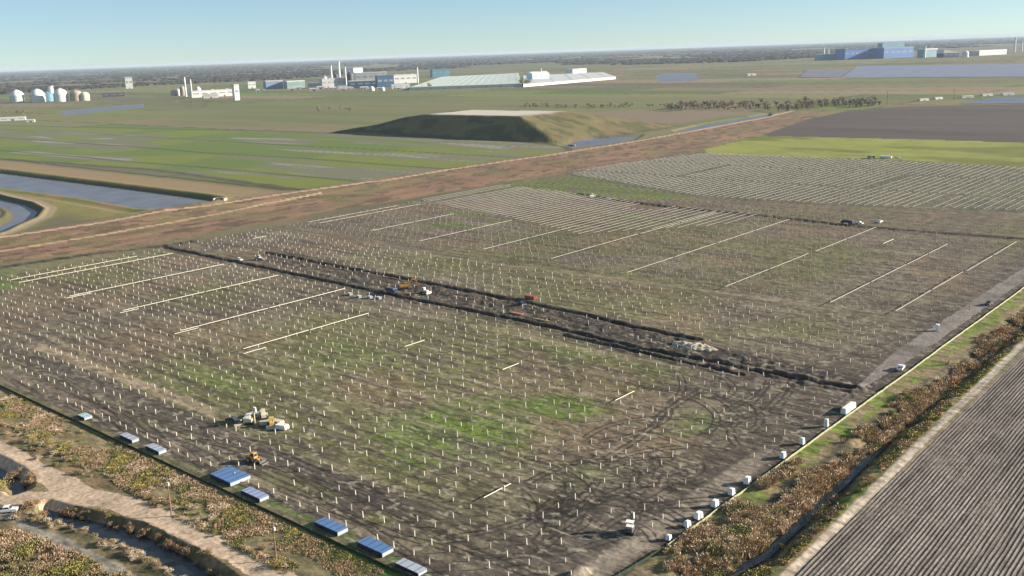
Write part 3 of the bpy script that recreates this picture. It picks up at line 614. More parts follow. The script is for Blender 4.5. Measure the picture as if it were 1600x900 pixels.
def excavator(x, y, rz, label, paint):
    root = empty('excavator', x, y, Z1(x, y), rz); crawler(root, 4.4, 2.9, 1.0)
    b = MB(); b.box(-1.2, 1.2, -1.0, 1.0, .45, 1.05); b.build('undercarriage', dgrey, root)
    b = MB(); b.box(-2.6, 1.5, -1.4, 1.4, 1.1, 2.2, None, .08, .08); h = b.build('upper_body', paint, root)
    b = MB(); b.box(-3.1, -2.6, -1.35, 1.35, 1.15, 2.25, None, .06, .1); b.build('counterweight', dgrey, h)
    b = MB(); b.box(.1, 1.7, .45, 1.4, 2.2, 3.2, None, .12, .06); c = b.build('cab', paint, root)
    g = MB(); g.box(1.66, 1.72, .55, 1.3, 2.35, 3.0); g.box(.3, 1.4, 1.36, 1.41, 2.35, 3.0); g.build('window', glass, c)
    b = MB(); b.prism([(1.2, 1.5), (1.5, 2.1), (4.2, 5.3), (4.7, 5.3), (6.9, 3.9), (6.7, 3.5), (4.5, 4.6), (2.0, 1.6)], -.35, .1); b.build('boom', paint, root)
    b = MB(); b.prism([(6.5, 4.4), (7.0, 4.2), (6.6, 1.2), (6.2, 1.2)], -.3, .05); b.build('stick', paint, root)
    b = MB(); b.prism([(6.8, 1.2), (6.0, 1.2), (5.4, .5), (5.7, -.05), (6.5, .1)], -.75, .5); b.build('bucket', dgrey, root)
    return tag(root, label, 'excavator')
def dozer(x, y, rz, label, paint):
    root = empty('bulldozer', x, y, Z1(x, y), rz); crawler(root, 3.8, 2.4, 1.1, .6)
    b = MB(); b.box(-1.6, 2.0, -.8, .8, .6, 1.9, None, .1, .1); b.build('engine_hood', paint, root)
    b = MB(); b.box(-1.5, .1, -.85, .85, 1.9, 3.1, None, .15, .12); c = b.build('cab', paint, root)
    g = MB(); g.box(-1.2, -.2, .84, .87, 2.1, 2.8); g.box(-1.2, -.2, -.87, -.84, 2.1, 2.8); g.build('window', glass, c)
    b = MB(); b.prism([(2.7, .1), (2.9, .1), (2.75, .7), (2.95, 1.4), (2.75, 1.4), (2.5, .7)], -1.9, 1.9); b.build('blade', steel, root)
    b = MB()
    for s in (-1.55, 1.55): b.box(-.4, 2.6, s-.1, s+.1, .4, .65)
    b.build('push_arm', paint, root); b = MB(); b.tube((1.2, .35, 1.8), (1.2, .35, 2.8), .08); b.build('exhaust', dgrey, root)
    return tag(root, label, 'bulldozer')
def pile_rig(x, y, rz, label, paint, mast=5.5, head=white):
    root = empty('pile_driver', x, y, Z1(x, y), rz); crawler(root, 3.4, 2.2, .85, .45)
    b = MB(); b.box(-2.0, .8, -1.0, 1.0, .9, 2.0, None, .1, .1); b.build('engine_house', paint, root)
    b = MB(); b.box(-1.2, .2, -.9, .9, 2.0, 2.2); b.tube((-1.1, -.8, 2.1), (-1.1, -.8, 3.3), .05); b.tube((.1, -.8, 2.1), (.1, -.8, 3.3), .05); b.tube((-1.1, .8, 2.1), (-1.1, .8, 3.3), .05); b.tube((.1, .8, 2.1), (.1, .8, 3.3), .05); b.box(-1.3, .3, -1.0, 1.0, 3.3, 3.42); b.build('canopy', head, root)
    b = MB(); b.box(1.5, 1.75, -.35, -.15, .3, mast); b.box(1.5, 1.75, .15, .35, .3, mast)
    for z in np.arange(.6, mast, .8): b.box(1.52, 1.72, -.15, .15, z, z+.12)
    m_ = b.build('mast', paint, root)
    b = MB(); b.box(1.75, 2.45, -.45, .45, mast-2.0, mast-.3, None, .08, .08); b.build('hammer', head, m_)
    b = MB(); b.tube((.6, -.4, 1.6), (1.5, -.25, mast*.7), .09); b.tube((.6, .4, 1.6), (1.5, .25, mast*.7), .09); b.build('mast_strut', dgrey, root)
    return tag(root, label, 'pile driver')
def loader(x, y, rz, label, paint):
    root = empty('wheel_loader', x, y, Z1(x, y), rz)
    for sx in (-1.5, 1.5):
        for s in (-1.0, 1.0): wheel(root, sx, s, .75, .55)
    b = MB(); b.prism([(-3.0, .9), (2.0, .7), (2.0, 1.4), (.5, 1.5), (-1.0, 2.1), (-3.0, 1.9)], -.85, .85); b.build('chassis', paint, root)
    b = MB(); b.box(-1.0, .7, -.8, .8, 1.5, 3.1, None, .15, .1); c = b.build('cab', paint, root)
    g = MB(); g.box(-.8, .5, .76, .81, 1.9, 2.8); g.box(-.8, .5, -.81, -.76, 1.9, 2.8); g.box(.62, .68, -.6, .6, 1.9, 2.8); g.build('window', glass, c)
    b = MB()
    for s in (-.6, .6): b.prism([(1.2, 1.5), (1.5, 1.75), (3.4, .8), (3.3, .5)], s-.12, s+.12)
    b.build('lift_arm', paint, root)
    b = MB(); b.prism([(3.2, .1), (4.5, .05), (4.3, .35), (3.6, .45), (3.5, 1.2), (3.2, 1.2)], -1.4, 1.4); b.build('bucket', dgrey, root)
    return tag(root, label, 'loader')
def dump_truck(x, y, rz, label, paint, boxm):
    root = empty('dump_truck', x, y, Z1(x, y), rz)
    b = MB(); b.box(-4.2, 3.6, -.5, .5, .8, 1.15); b.build('frame', dgrey, root)
    b = MB(); b.prism([(1.6, .8), (3.9, .8), (3.9, 1.7), (2.9, 1.9), (2.6, 2.8), (1.6, 2.8)], -1.2, 1.2); c = b.build('cab', paint, root)
    g = MB(); g.prism([(2.85, 1.95), (2.95, 1.95), (2.68, 2.65), (2.6, 2.65)], -1.05, 1.05); g.build('window', glass, c)
    b = MB(); b.prism([(-4.4, 1.2), (1.3, 1.2), (1.3, 2.9), (-4.4, 2.6)], -1.25, 1.25); b.build('tipper_box', boxm, root)
    b = MB(); b.box(-4.2, 1.1, -1.1, 1.1, 2.62, 2.75); b.build('load', mat('dry earth', (.2, .16, .11), .95, 0, .3, 1), root)
    for sx in (-3.2, -2.0, 2.9):
        for s in (-1.0, 1.0): wheel(root, sx, s, .52, .4)
    return tag(root, label, 'dump truck')
def bundle(x, y, rz, L, W, H, label, m):
    root = empty('material_bundle', x, y, Z1(x, y), rz); d = MB()
    for s in (-.35, .35): d.box(s*L-.1, s*L+.1, -W/2-.1, W/2+.1, 0, .14)
    d.build('bearer', wood, root); b = MB(); n = 6
    for i in range(n):
        for k in range(3): b.box(-L/2+random.uniform(-.2, .2), L/2+random.uniform(-.2, .2), -W/2+i*W/n+.02, -W/2+(i+1)*W/n-.02, .14+k*(H-.14)/3, .12+(k+1)*(H-.14)/3)
    b.build('stacked_steel', m, root); return tag(root, label, 'material bundle')
def XY(px, py): return at(px, py)
R90 = math.pi/2
x, y = XY(391, 662); pile_rig(x, y, .7, 'cream pile driver with raised mast among the yellow machines on the near left', tan, 6.2, white)
x, y = XY(365, 660); pickup(x, y, .3, 'dark service pickup in the shade left of the near cream pile driver', dgrey)
x, y = XY(412, 652); loader(x, y, 2.6, 'dusty cream loader behind the yellow bulldozer on the near left', tan)
x, y = XY(425, 666); dozer(x, y, -.6, 'yellow bulldozer right of the cream pile driver', yellow)
x, y = XY(441, 670); bundle(x, y, .3, 4, 2.2, 1.6, 'white stack of steel on the right of the yellow bulldozer', white)
x, y = XY(378, 664); bundle(x, y, 1.2, 5, .9, .6, 'low cream bundle of steel in front of the dark service pickup', cream)
for qx, qy, rz_, L_, lb in ((404, 650, .5, 6, 'cream pile of steel sections behind the dusty cream loader on the near left'), (388, 655, 2.2, 5, 'tan pile of steel sections left of the dusty cream loader'), (418, 663, 1.0, 5, 'cream pile of steel sections between the loader and the yellow bulldozer'), (431, 661, .2, 6, 'tan pile of steel sections beyond the yellow bulldozer')):
    x, y = XY(qx, qy); bundle(x, y, rz_, L_, 2.0, 1.3, lb, cream if 'cream pile' in lb else tan)
x, y = XY(398, 722); loader(x, y, .2, 'orange loader alone on the mud above the widest blue stack', orange)
x, y = XY(985, 832); pile_rig(x, y, 1.9, 'dark pile driver with white canopy alone on the near mud by the curling tracks', dgrey, 5.0, white)
x, y = XY(632, 452); excavator(x, y, .9, 'orange excavator astride the dark trench in the middle of the site', orange)
x, y = XY(613, 459); dump_truck(x, y, -.1, 'dark blue dump truck standing left of the orange excavator', navy, navy)
x, y = XY(664, 459); dozer(x, y, .1, 'cream bulldozer right of the orange excavator', tan)
for i, (qx, qy, lb) in enumerate(((547, 461, 'blue grey crate at the trench end of the second long tube, left one'), (561, 465, 'blue grey crate at the trench end of the second long tube, middle one'), (578, 466, 'blue grey crate nearest the orange excavator'), (592, 467, 'blue grey crate right beside the dark blue dump truck'))):
    x, y = XY(qx, qy); root = empty('steel_crate', x, y, Z1(x, y), random.uniform(-.2, .2)); b = MB(); b.box(-1.3, 1.3, -.9, .9, .1, 1.2); b.build('crate_body', mat('blue grey crate', (.22, .27, .31), .5, 0, .2, 1), root)
    b = MB(); b.box(-1.35, 1.35, -.95, .95, 1.2, 1.28); b.build('lid', steel, root); b = MB()
    for s in (-.9, .9): b.box(s-.1, s+.1, -.8, .8, -.05, .1)
    b.build('skid', wood, root); tag(root, lb, 'crate')
x, y = XY(829, 467); bundle(x, y, 0, 6, 2, 1.6, 'dull red steel bundle beyond the dark pickup on the trench bank', redp)
x, y = XY(815, 477); pickup(x, y, -.2, 'dark pickup with pale roof beside the dull red bundle', navy)
x, y = XY(808, 491); bundle(x, y, 0, 7, 2, .7, 'low rust orange bundle between the two trenches below the dark pickup', mat('rusty steel', (.40, .17, .09), .8, 0, .2, 1))
x, y = XY(846, 501); bundle(x, y, 0, 9, .8, .5, 'thin tan timber bundle on the bank of the lower trench', mat('tan timber', (.5, .34, .19), .8, 0, .2, 1))
x, y = XY(405, 406); loader(x, y, .3, 'grey loader at the left end of the upper trench', steel)
x, y = XY(374, 407); pickup(x, y, 0, 'small white pickup left of the grey loader at the trench end', white)
root = None
x, y = XY(363, 417); b = MB(); root = empty('culvert_pipe', x, y, Z1(x, y), .5)
for i in range(10):
    a0, a1 = math.pi*i/10, math.pi*(i+1)/10; b.tube((2.4*math.cos(a0), 0, 1.6*math.sin(a0)), (2.4*math.cos(a1), 0, 1.6*math.sin(a1)), .35, n=8)
b.build('bent_pipe', mat('pale concrete', (.48, .46, .42), .8, 0, .15, 1), root); b = MB(); b.box(-2.9, -1.9, -.5, .5, -.2, .12); b.box(1.9, 2.9, -.5, .5, -.2, .12); b.build('footing', wood, root); tag(root, 'pale curved pipe arching by the trench below the small white pickup', 'pipe')
x, y = XY(1417, 579); pickup(x-2.2, y, R90+.15, 'white pickup driving on the gravel road near the right fence', white)
x, y = XY(1375, 348); pickup(x, y, R90, 'white pickup alone by the far dark ditch', white)
x, y = XY(1343, 350); pickup(x, y, 2.8, 'white pickup just right of the dark blue flat truck', white)
x, y = XY(1323, 350); dump_truck(x, y, 3.1, 'long dark blue truck parked along the far dark ditch', navy, navy)
x, y = XY(926, 309); loader(x, y, 1.2, 'white loader on the dark ground above the dense tube block', white)
x, y = XY(950, 311); pickup(x, y, .5, 'white pickup right of the white loader above the dense tube block', white)
x, y = XY(1402, 247); pickup(x, y, .2, 'white pickup at the edge of the bright green strip, right of the trailer', white)
x, y = XY(1384, 247); bundle(x, y, 0, 12, 3, 2.4, 'long pale trailer load at the edge of the bright green strip', white)
x, y = XY(1362, 247); dump_truck(x, y, 0, 'grey truck at the edge of the bright green strip, left of the trailer', dgrey, steel)
x, y = XY(1545, 476); pickup(x, y, R90, 'dark utility vehicle on the upper gravel road', dgrey)
x, y = XY(12, 800); pickup(x, y, .9, 'white pickup at the left picture edge beside the lower water channel', white)
x, y = XY(1305, 664)
# site toilet by the road
x, y = XY(1464, 517); root = empty('portable_toilet', x, y, Z1(x, y), .3); b = MB(); b.box(-.7, .7, -.7, .7, .1, 2.5, None, .05, .05); b.build('cabin', white, root); b = MB(); b.prism([(-.78, 2.5), (.78, 2.5), (.5, 2.85), (-.5, 2.85)], -.78, .78); b.build('roof', white, root)
b = MB(); b.box(.66, .72, -.4, .4, .2, 2.2); b.build('door', wrap, root); b = MB(); b.box(-.8, .8, -.8, .8, -.1, .1); b.build('skid', dgrey, root); tag(root, 'tall white site toilet cabin beside the gravel road with a long shadow', 'toilet cabin')
# sluice headwall at the end of the left canal
conc = mat('canal concrete', (.5, .48, .44), .8, 0, .15, .5)
x, y = XY(346, 315); root = empty('sluice_headwall', x, y, Z1(x, y)-.4, .35); b = MB(); b.box(-6, 6, -.5, .5, -1, 1.8); b.build('wall', conc, root); b = MB(); b.box(-6, -5, -4, -.5, -1, 1.4); b.build('wing_wall', conc, root); b = MB(); b.box(5, 6, -4, -.5, -1, 1.4); b.build('wing_wall', conc, root); b = MB(); b.box(-1.5, 1.5, -.7, -.5, -1, 1.2); b.build('gate', dgrey, root); tag(root, 'pale concrete sluice wall at the right end of the long canal', 'sluice')
x, y = XY(893, 226); root = empty('sluice_headwall', x, y, Z1(x, y), .35); b = MB(); b.box(-5, 5, -.5, .5, -2, 2.4); b.build('wall', conc, root); b = MB(); b.box(-1.5, 1.5, -.7, -.5, -1, 1.6); b.build('gate', dgrey, root); tag(root, 'pale concrete sluice wall at the left end of the blue pond by the mound', 'sluice')
# utility poles
def pole(px, py, h, label, arm=2.6, r=.16, rz=.3):
    x, y = at(px, py); root = empty('utility_pole', x, y, Z1(x, y), rz); b = MB(); b.tube((0, 0, -1), (0, 0, h), r*1.2, r*.8); b.build('pole', wood, root)
    b = MB(); b.box(-arm/2, arm/2, -.09, .09, h-.7, h-.5); b.build('crossarm', cream, root)
    for s in (-1, 0, 1):
        b = MB(); b.tube((s*arm*.42, 0, h-.5), (s*arm*.42, 0, h-.2), .07, .05); b.build('insulator', white, root)
    b = MB(); b.tube((.3, 0, h-2.4), (.3, 0, h-1.5), .24, n=10); b.build('transformer', white, root)
    return tag(root, label, 'utility pole')
pole(268, 806, 11.5, 'wooden utility pole with pale crossarm rising from the brush, upper of two'); pole(432, 876, 10.5, 'wooden utility pole with pale crossarm by the yellow bush, lower of two')
pole(1125, 171, 22, 'tall pale pole before the bare hedgerow right of the mound', 3, .5); pole(1386, 164, 26, 'tall pale pole above the dark ploughed land', 3, .5); pole(1490, 156, 22, 'pale pole beside the row of white sheds', 3, .4)
# ---------------------------------------------------------------- vegetation
leafm = mat('dry foliage', None, .9, 0, .35, .5, True)
def leaf_mesh(name, n, rad, hgt, size, cols, seed, hollow=.3, lift=0.0, blades=False):
    R = np.random.default_rng(seed); u = R.normal(size=(n, 3)); u /= np.linalg.norm(u, axis=1)[:, None]; rr_ = (hollow+(1-hollow)*R.random(n)**.6)
    lob = 1+.35*np.sin(3*np.arctan2(u[:, 1], u[:, 0])+seed)+.25*np.sin(5*u[:, 2]+2*seed)
    c = u*rr_[:, None]*lob[:, None]*np.array([rad, rad, hgt/2]); c[:, 2] += hgt/2+lift; c[:, 2] = np.maximum(c[:, 2], .1)
    a = R.normal(size=(n, 3)); b = R.normal(size=(n, 3))
    if blades: a = np.stack([R.normal(0, .3, n), R.normal(0, .3, n), np.ones(n)], 1); a *= 2.2
    a /= np.linalg.norm(a, axis=1)[:, None]; b -= (a*b).sum(1)[:, None]*a; b /= np.linalg.norm(b, axis=1)[:, None]
    s = size*R.uniform(.6, 1.4, n)[:, None]; k = 2.2 if blades else 1.0
    V = np.stack([c-a*s*k-b*s*.6, c-a*s*k*.2+b*s, c+a*s*k+b*s*.3, c+a*s*k*.3-b*s], 1).reshape(-1, 3); V[:, 2] = np.maximum(V[:, 2], 0)
    ci = R.integers(0, len(cols), n); cc = (np.asarray(cols)[ci]*.6+np.mean(cols, 0)*.4)*R.uniform(.8, 1.2, n)[:, None]
    o = np_mesh(name, V, np.arange(4*n).reshape(n, 4), leafm, np.repeat(cc*1.6, 4, 0), False); return o
def stems(name, h, rad, seed, m=wood, n=5):
    R = random.Random(seed); b = MB()
    for i in range(n):
        a = R.uniform(0, 6.28); q = R.uniform(.2, .8)*rad; b.tube((0, 0, -.2), (q*math.cos(a), q*math.sin(a), h*R.uniform(.5, .9)), .07*h/2, .02*h/2, n=5)
    return b.build(name, m)
DRY = [(.19, .14, .08), (.16, .12, .07), (.21, .16, .095), (.13, .10, .06)]; GRN = [(.105, .108, .042), (.088, .09, .036), (.125, .115, .046)]; YEL = [(.25, .21, .06), (.21, .17, .055), (.17, .15, .05)]; PAL = [(.38, .32, .24), (.30, .24, .17), (.22, .16, .11)]; RUS = [(.25, .155, .085), (.20, .125, .07), (.18, .13, .08)]
protos = {}
def shrub(kind, x, y, s, label, group, rz=None):
    if kind not in protos:
        pal, hh, nn, sd = {'dry': (DRY, 2.0, 640, 1), 'green': (GRN+DRY[:1], 1.8, 640, 2), 'yellow': (YEL, 3.0, 500, 3), 'pale': (PAL, 2.0, 620, 4), 'rust': (RUS, 2.2, 640, 5), 'dry2': (DRY+GRN[:1], 1.6, 620, 6)}[kind]
        root = empty('shrub', 0, 0); f = leaf_mesh('foliage', nn, hh*.68, hh*.8, .10, pal, sd); f.parent = root; t = stems('stem', hh, hh*.5, sd); t.parent = root; protos[kind] = root; o = root
    else: o = copy_tree(protos[kind])
    o.location = (x, y, Z1(x, y)-.05); o.rotation_euler = (0, 0, random.uniform(0, 6.28)); o.scale = (s, s, s*random.uniform(.8, 1.15))
    tag(o, label, 'shrub', group); return o
belt = [plan((10, 668), (60, 700), (110, 728), (165, 748), (220, 772), (258, 792), (300, 806), (360, 838), (400, 858), (450, 888)),
        plan((90, 792), (150, 803), (205, 818), (262, 842), (310, 868), (350, 898)), plan((20, 802), (62, 812), (110, 824), (165, 845), (225, 872), (280, 903)), plan((0, 742), (35, 732), (45, 752))]
def along(P, q):
    L = np.concatenate([[0], np.cumsum(np.hypot(*np.diff(P, axis=0).T))]); q = q*L[-1]; return np.interp(q, L, P[:, 0]), np.interp(q, L, P[:, 1])
gl = [('brown and green shrub in the belt between the left fence and the haul road', 'shrubs between the left fence and the haul road'), ('dark brown shrub on the haul road bank of the lower left channel', 'shrubs on the haul road bank of the channel'), ('pale dry shrub on the lower bank of the lower left channel', 'shrubs on the lower bank of the channel'), ('rusty shrub by the dark pool at the left picture edge', 'shrubs by the dark pool')]
for bi, (P, n, kinds, sc_, jit) in enumerate(((belt[0], 64, ['dry', 'green', 'pale', 'dry2', 'pale', 'dry'], (.35, .9), 1.6), (belt[1], 44, ['dry', 'green', 'rust', 'dry'], (.5, .9), .8), (belt[2], 60, ['pale', 'dry', 'dry2', 'pale'], (.5, .95), 1.5), (belt[3], 10, ['rust', 'dry'], (.6, 1.1), .8))):
    for i in range(n):
        x, y = along(P, random.random()); shrub(random.choice(kinds), x+random.gauss(0, jit), y+random.gauss(0, jit), random.uniform(*sc_), gl[bi][0], gl[bi][1])
for px, py, s_, lb in ((45, 793, 1.2, 'rusty bush at the blind end of the lower left channel, left one'), (58, 788, 1.0, 'rusty bush at the blind end of the lower left channel, on its pale bank'), (66, 797, .9, 'rusty bush at the blind end of the lower left channel, nearest the water')):
    x, y = at(px, py); shrub('rust', x, y, s_, lb, None)
for px, py, s, lb in ((50, 690, 1.1, 'bright yellow green bush at the left edge, larger of the pair above the haul road'), (76, 695, .9, 'bright yellow green bush right of the largest yellow bush'), (436, 886, 1.0, 'yellow bush at the foot of the lower utility pole'), (3, 764, 1.3, 'round orange yellow bush inside the bend of the dark pool')):
    x, y = at(px, py); shrub('yellow', x, y, s, lb, None)
def reeds(name, fn, n, label, hts, pals, seed, size=.16, nb=16):
    R = np.random.default_rng(seed); x, y = fn(R, n); m_ = len(x); z = ZA(x, y); V = []; cc = []
    for b in range(nb):
        a = R.uniform(0, 6.28, m_); r0 = R.uniform(0, .7, m_); h = R.uniform(hts[0], hts[1], m_)*(.5+.8*fbm(x, y, 9, 2, seed)); lean = R.normal(0, .35, (m_, 2)); bx = x+r0*np.cos(a); by = y+r0*np.sin(a); w_ = size*R.uniform(.6, 1.4, m_); c, s = np.cos(a*1.7)*w_, np.sin(a*1.7)*w_
        V.append(np.stack([np.stack([bx-c*.5, by-s*.5, z-.1], 1), np.stack([bx+c*.5, by+s*.5, z-.1], 1), np.stack([bx+c+lean[:, 0]*h, by+s+lean[:, 1]*h, z+h], 1), np.stack([bx-c+lean[:, 0]*h, by-s+lean[:, 1]*h, z+h*.9], 1)], 1))
        k = fbm(x, y, 6, 3, seed+9); pi = np.clip((k-.25)*2*len(pals)+R.normal(0, .5, m_), 0, len(pals)-1).astype(int); cc.append(np.repeat((np.asarray(pals)[pi]*R.uniform(.7, 1.3, m_)[:, None])[:, None], 4, 1))
    V = np.concatenate(V).reshape(-1, 3); cc = np.concatenate(cc).reshape(-1, 3)
    return tag(np_mesh(name, V, np.arange(len(V)).reshape(-1, 4), leafm, cc*1.9, False), label, 'reeds', kind='stuff')
def f1(R, n):
    x = R.uniform(-116.6, -101.5, n); y = 160+R.random(n)**1.4*380; k = fbm(x, y, 6, 3, 500, .8, 1.5)+.10*sst(-108, -104, x)-.30*sst(215, 300, y)*sst(-109, -112.5, x)-.12*sst(240, 400, y)-.12*sst(-107, -109, x)*sst(-112, -110, x); m_ = k > .50; return x[m_], y[m_]
reeds('reed_bed', f1, 8500, 'brown and rust reeds between the right fence and the long ditch', (.9, 1.9), RUS[1:2]+PAL[1:]+DRY[:3]+PAL[1:2]+DRY[2:3]+GRN[:1], 41, .085, 26)
def f1b(R, n):
    y = 150+R.random(n)**1.3*380; x = np.interp(y, DITCH[:, 1], DITCH[:, 0])-2.6+R.normal(0, .6, n); m_ = fbm(x, y, 5, 2, 505) > .45; return x[m_], y[m_]
reeds('pale_reeds', f1b, 1500, 'pale plumed reeds lining the long ditch right of the fence', (1.0, 2.2), PAL[1:]+DRY[:2], 45)
def f2(R, n):
    y = 120+R.random(n)**1.3*480; x = np.interp(y, [150, 197, 285, 406, 600], [-86.8, -88.4, -90.8, -93.5, -97])-2.8-R.random(n)*6.5; k = fbm(x, y, 8, 3, 501, .6, 1.6); m_ = k > .42; return x[m_], y[m_]
reeds('dry_grass', f2, 6500, 'yellow green and orange rough grass between the long ditch and the crop rows', (.35, .8), YEL[1:]+GRN+RUS[:1]+DRY[:2], 42)
def f3(R, n):
    pts = plan((-60, 840), (20, 830), (80, 850), (140, 875), (200, 900), (240, 960), (-60, 960)); lo, hi = pts.min(0), pts.max(0); x = R.uniform(lo[0], hi[0], n); y = R.uniform(lo[1], hi[1], n); m_ = (pdist(x, y, pts, True) < 0) & (fbm(x, y, 6, 3, 502) > .38); return x[m_], y[m_]
reeds('brush', f3, 5200, 'olive and brown rough brush filling the bottom left corner', (.5, 1.2), PAL[2:]+DRY+GRN[1:2]+YEL[2:], 43, .08, 24)
def f4(R, n):
    x = R.uniform(-420, -165, n); y = R.uniform(121, 137, n); m_ = (fbm(x, y, 7, 3, 503, 1.6, 1) > .42) ; return x[m_], y[m_]
reeds('rough_grass', f4, 13000, 'tufts of rough grass on the slope below the left fence', (.2, .55), PAL[1:]+DRY[:3]+GRN[:2]+YEL[1:2], 44, .08, 12)
# trees of the hedgerow beyond the mound
barkm = mat('grey bark', (.12, .10, .085), .9, 0, .2, 1)
tprot = []
BARE = [(.18, .15, .125), (.15, .125, .105), (.21, .175, .145)]; BRO = [(.21, .15, .12), (.17, .125, .10)]; OLV = [(.16, .16, .085), (.12, .125, .07), (.19, .17, .09)]
for k, pal in enumerate((BARE, BRO, OLV, BARE, OLV)):
    root = empty('bare_tree' if k != 2 else 'leafy_tree', 0, 0); H = 11
    f = leaf_mesh('crown', 220, 4.2, 9.0, .62, pal, 60+k, .2, 2.0); f.parent = root
    b = MB(); b.tube((0, 0, -.5), (0, 0, 6), .45, .2, 6)
    for i in range(6): a = i*1.05+k; b.tube((0, 0, 3+i*.6), (2.6*math.cos(a), 2.6*math.sin(a), 6.5+i*.5), .2, .05, 5)
    b.build('trunk', barkm, root); tprot.append(root)
def tree(k, x, y, s, label, group):
    o = tprot[k]
    if o.get('label'): o = copy_tree(o)
    o.location = (x, y, Z1(x, y)); o.rotation_euler = (0, 0, random.uniform(0, 6.28)); o.scale = (s*random.uniform(.9, 1.4), s*random.uniform(.9, 1.4), s); return tag(o, label, 'tree', group)
for i in range(165):
    q = random.random(); px = 1045+330*q; py = 169-.016*(px-1045)+random.gauss(0, 2.2)
    if 1195 < px < 1255: py += random.uniform(0, 7)
    k = random.choice([0, 0, 1, 3, 4]); x, y = at(px, py); tree(k, x, y, random.uniform(.5, 1.25), 'bare brown tree in the hedgerow between the mound and the dark ploughed land', 'hedgerow trees beyond the mound')
for i in range(60):
    px = random.uniform(820, 1045); py = 167+random.gauss(0, 1.2); x, y = at(px, py); tree(random.choice([0, 2, 4]), x, y, random.uniform(.35, .8), 'low dark bush in the thin line behind the mound top', 'bushes behind the mound')
for i in range(24):
    px = random.choice([random.uniform(470, 560), random.uniform(270, 330), random.uniform(10, 60)]); py = {True: 172}.get(px > 400, 165 if px > 200 else 178)+random.gauss(0, 1.5); x, y = at(px, py); tree(random.choice([0, 2, 4]), x, y, random.uniform(.5, 1.0), 'scattered low tree on the open fields before the white factories', 'scattered trees before the factories')
for px, py in ((815, 134), (822, 134), (826, 133), (671, 139)): x, y = at(px, py); tree(2, x, y, 2.0, 'dark tree standing against the long pale warehouse roof', 'dark trees by the pale warehouse')
# far woods, one mass of crowns
R = np.random.default_rng(77); NW = 60000
pxs = R.uniform(-500, 2100, NW); dd_ = 2.6+R.random(NW)**1.35*40; hy = 108.6-.0344*pxs
lim = np.interp(pxs, [-500, 0, 250, 450, 560, 700, 830, 980, 1150, 1300, 1450, 1600, 2100], [36, 34, 30, 29, 26, 22, 24, 25, 26, 22, 16, 13, 12])
D_ = 183000/dd_
vx = (pxs-800)/F; dirx = FW[0]+RT[0]*vx; diry = FW[1]+RT[1]*vx; kk = np.hypot(dirx, diry); wx = dirx/kk*D_; wy = diry/kk*D_
den = fbm(wx, wy, 900, 3, 600); mk = (dd_ < lim) & ((den > .47) | (dd_ < 9)); mk &= (D_ < 45000)
wx, wy, D_, den = wx[mk], wy[mk], D_[mk], den[mk]; n = len(wx); Hh = R.uniform(8, 15, n)*np.clip(D_/9000, .9, 2.0)**.35; Wd = np.clip(D_*.0035, 10, 90)*R.uniform(.7, 1.5, n)
ang = np.arange(6)*math.pi/3; base = np.concatenate([np.stack([np.cos(ang), np.sin(ang), 0*ang], 1), np.stack([.85*np.cos(ang+.4), .85*np.sin(ang+.4), .6+0*ang], 1), [[0, 0, 1]]])
tri = [(i, (i+1) % 6, 6+i) for i in range(6)]+[((i+1) % 6, 6+(i+1) % 6, 6+i) for i in range(6)]+[(6+i, 6+(i+1) % 6, 12) for i in range(6)]
Bv = base[None]*R.uniform(.75, 1.25, (n, 13, 1)); Bv = Bv*np.stack([Wd, Wd, Hh], 1)[:, None]; Bv += np.stack([wx, wy, 0*wx-.5], 1)[:, None]
pal = np.array([(.10, .078, .07), (.085, .075, .06), (.075, .082, .05), (.12, .088, .075), (.065, .065, .055)]); ci = np.clip((fbm(wx, wy, 1800, 3, 601)-.2)*8+R.normal(0, .8, n), 0, 4).astype(int); cw = np.repeat((pal[ci]*R.uniform(.75, 1.25, n)[:, None])[:, None], 13, 1).reshape(-1, 3)
tag(np_mesh('far_woods', Bv.reshape(-1, 3), (np.array(tri)[None]+(np.arange(n)*13)[:, None, None]).reshape(-1, 3), leafm, cw*.5, False), 'distant grey brown woods reaching to the horizon', 'woods', kind='stuff')
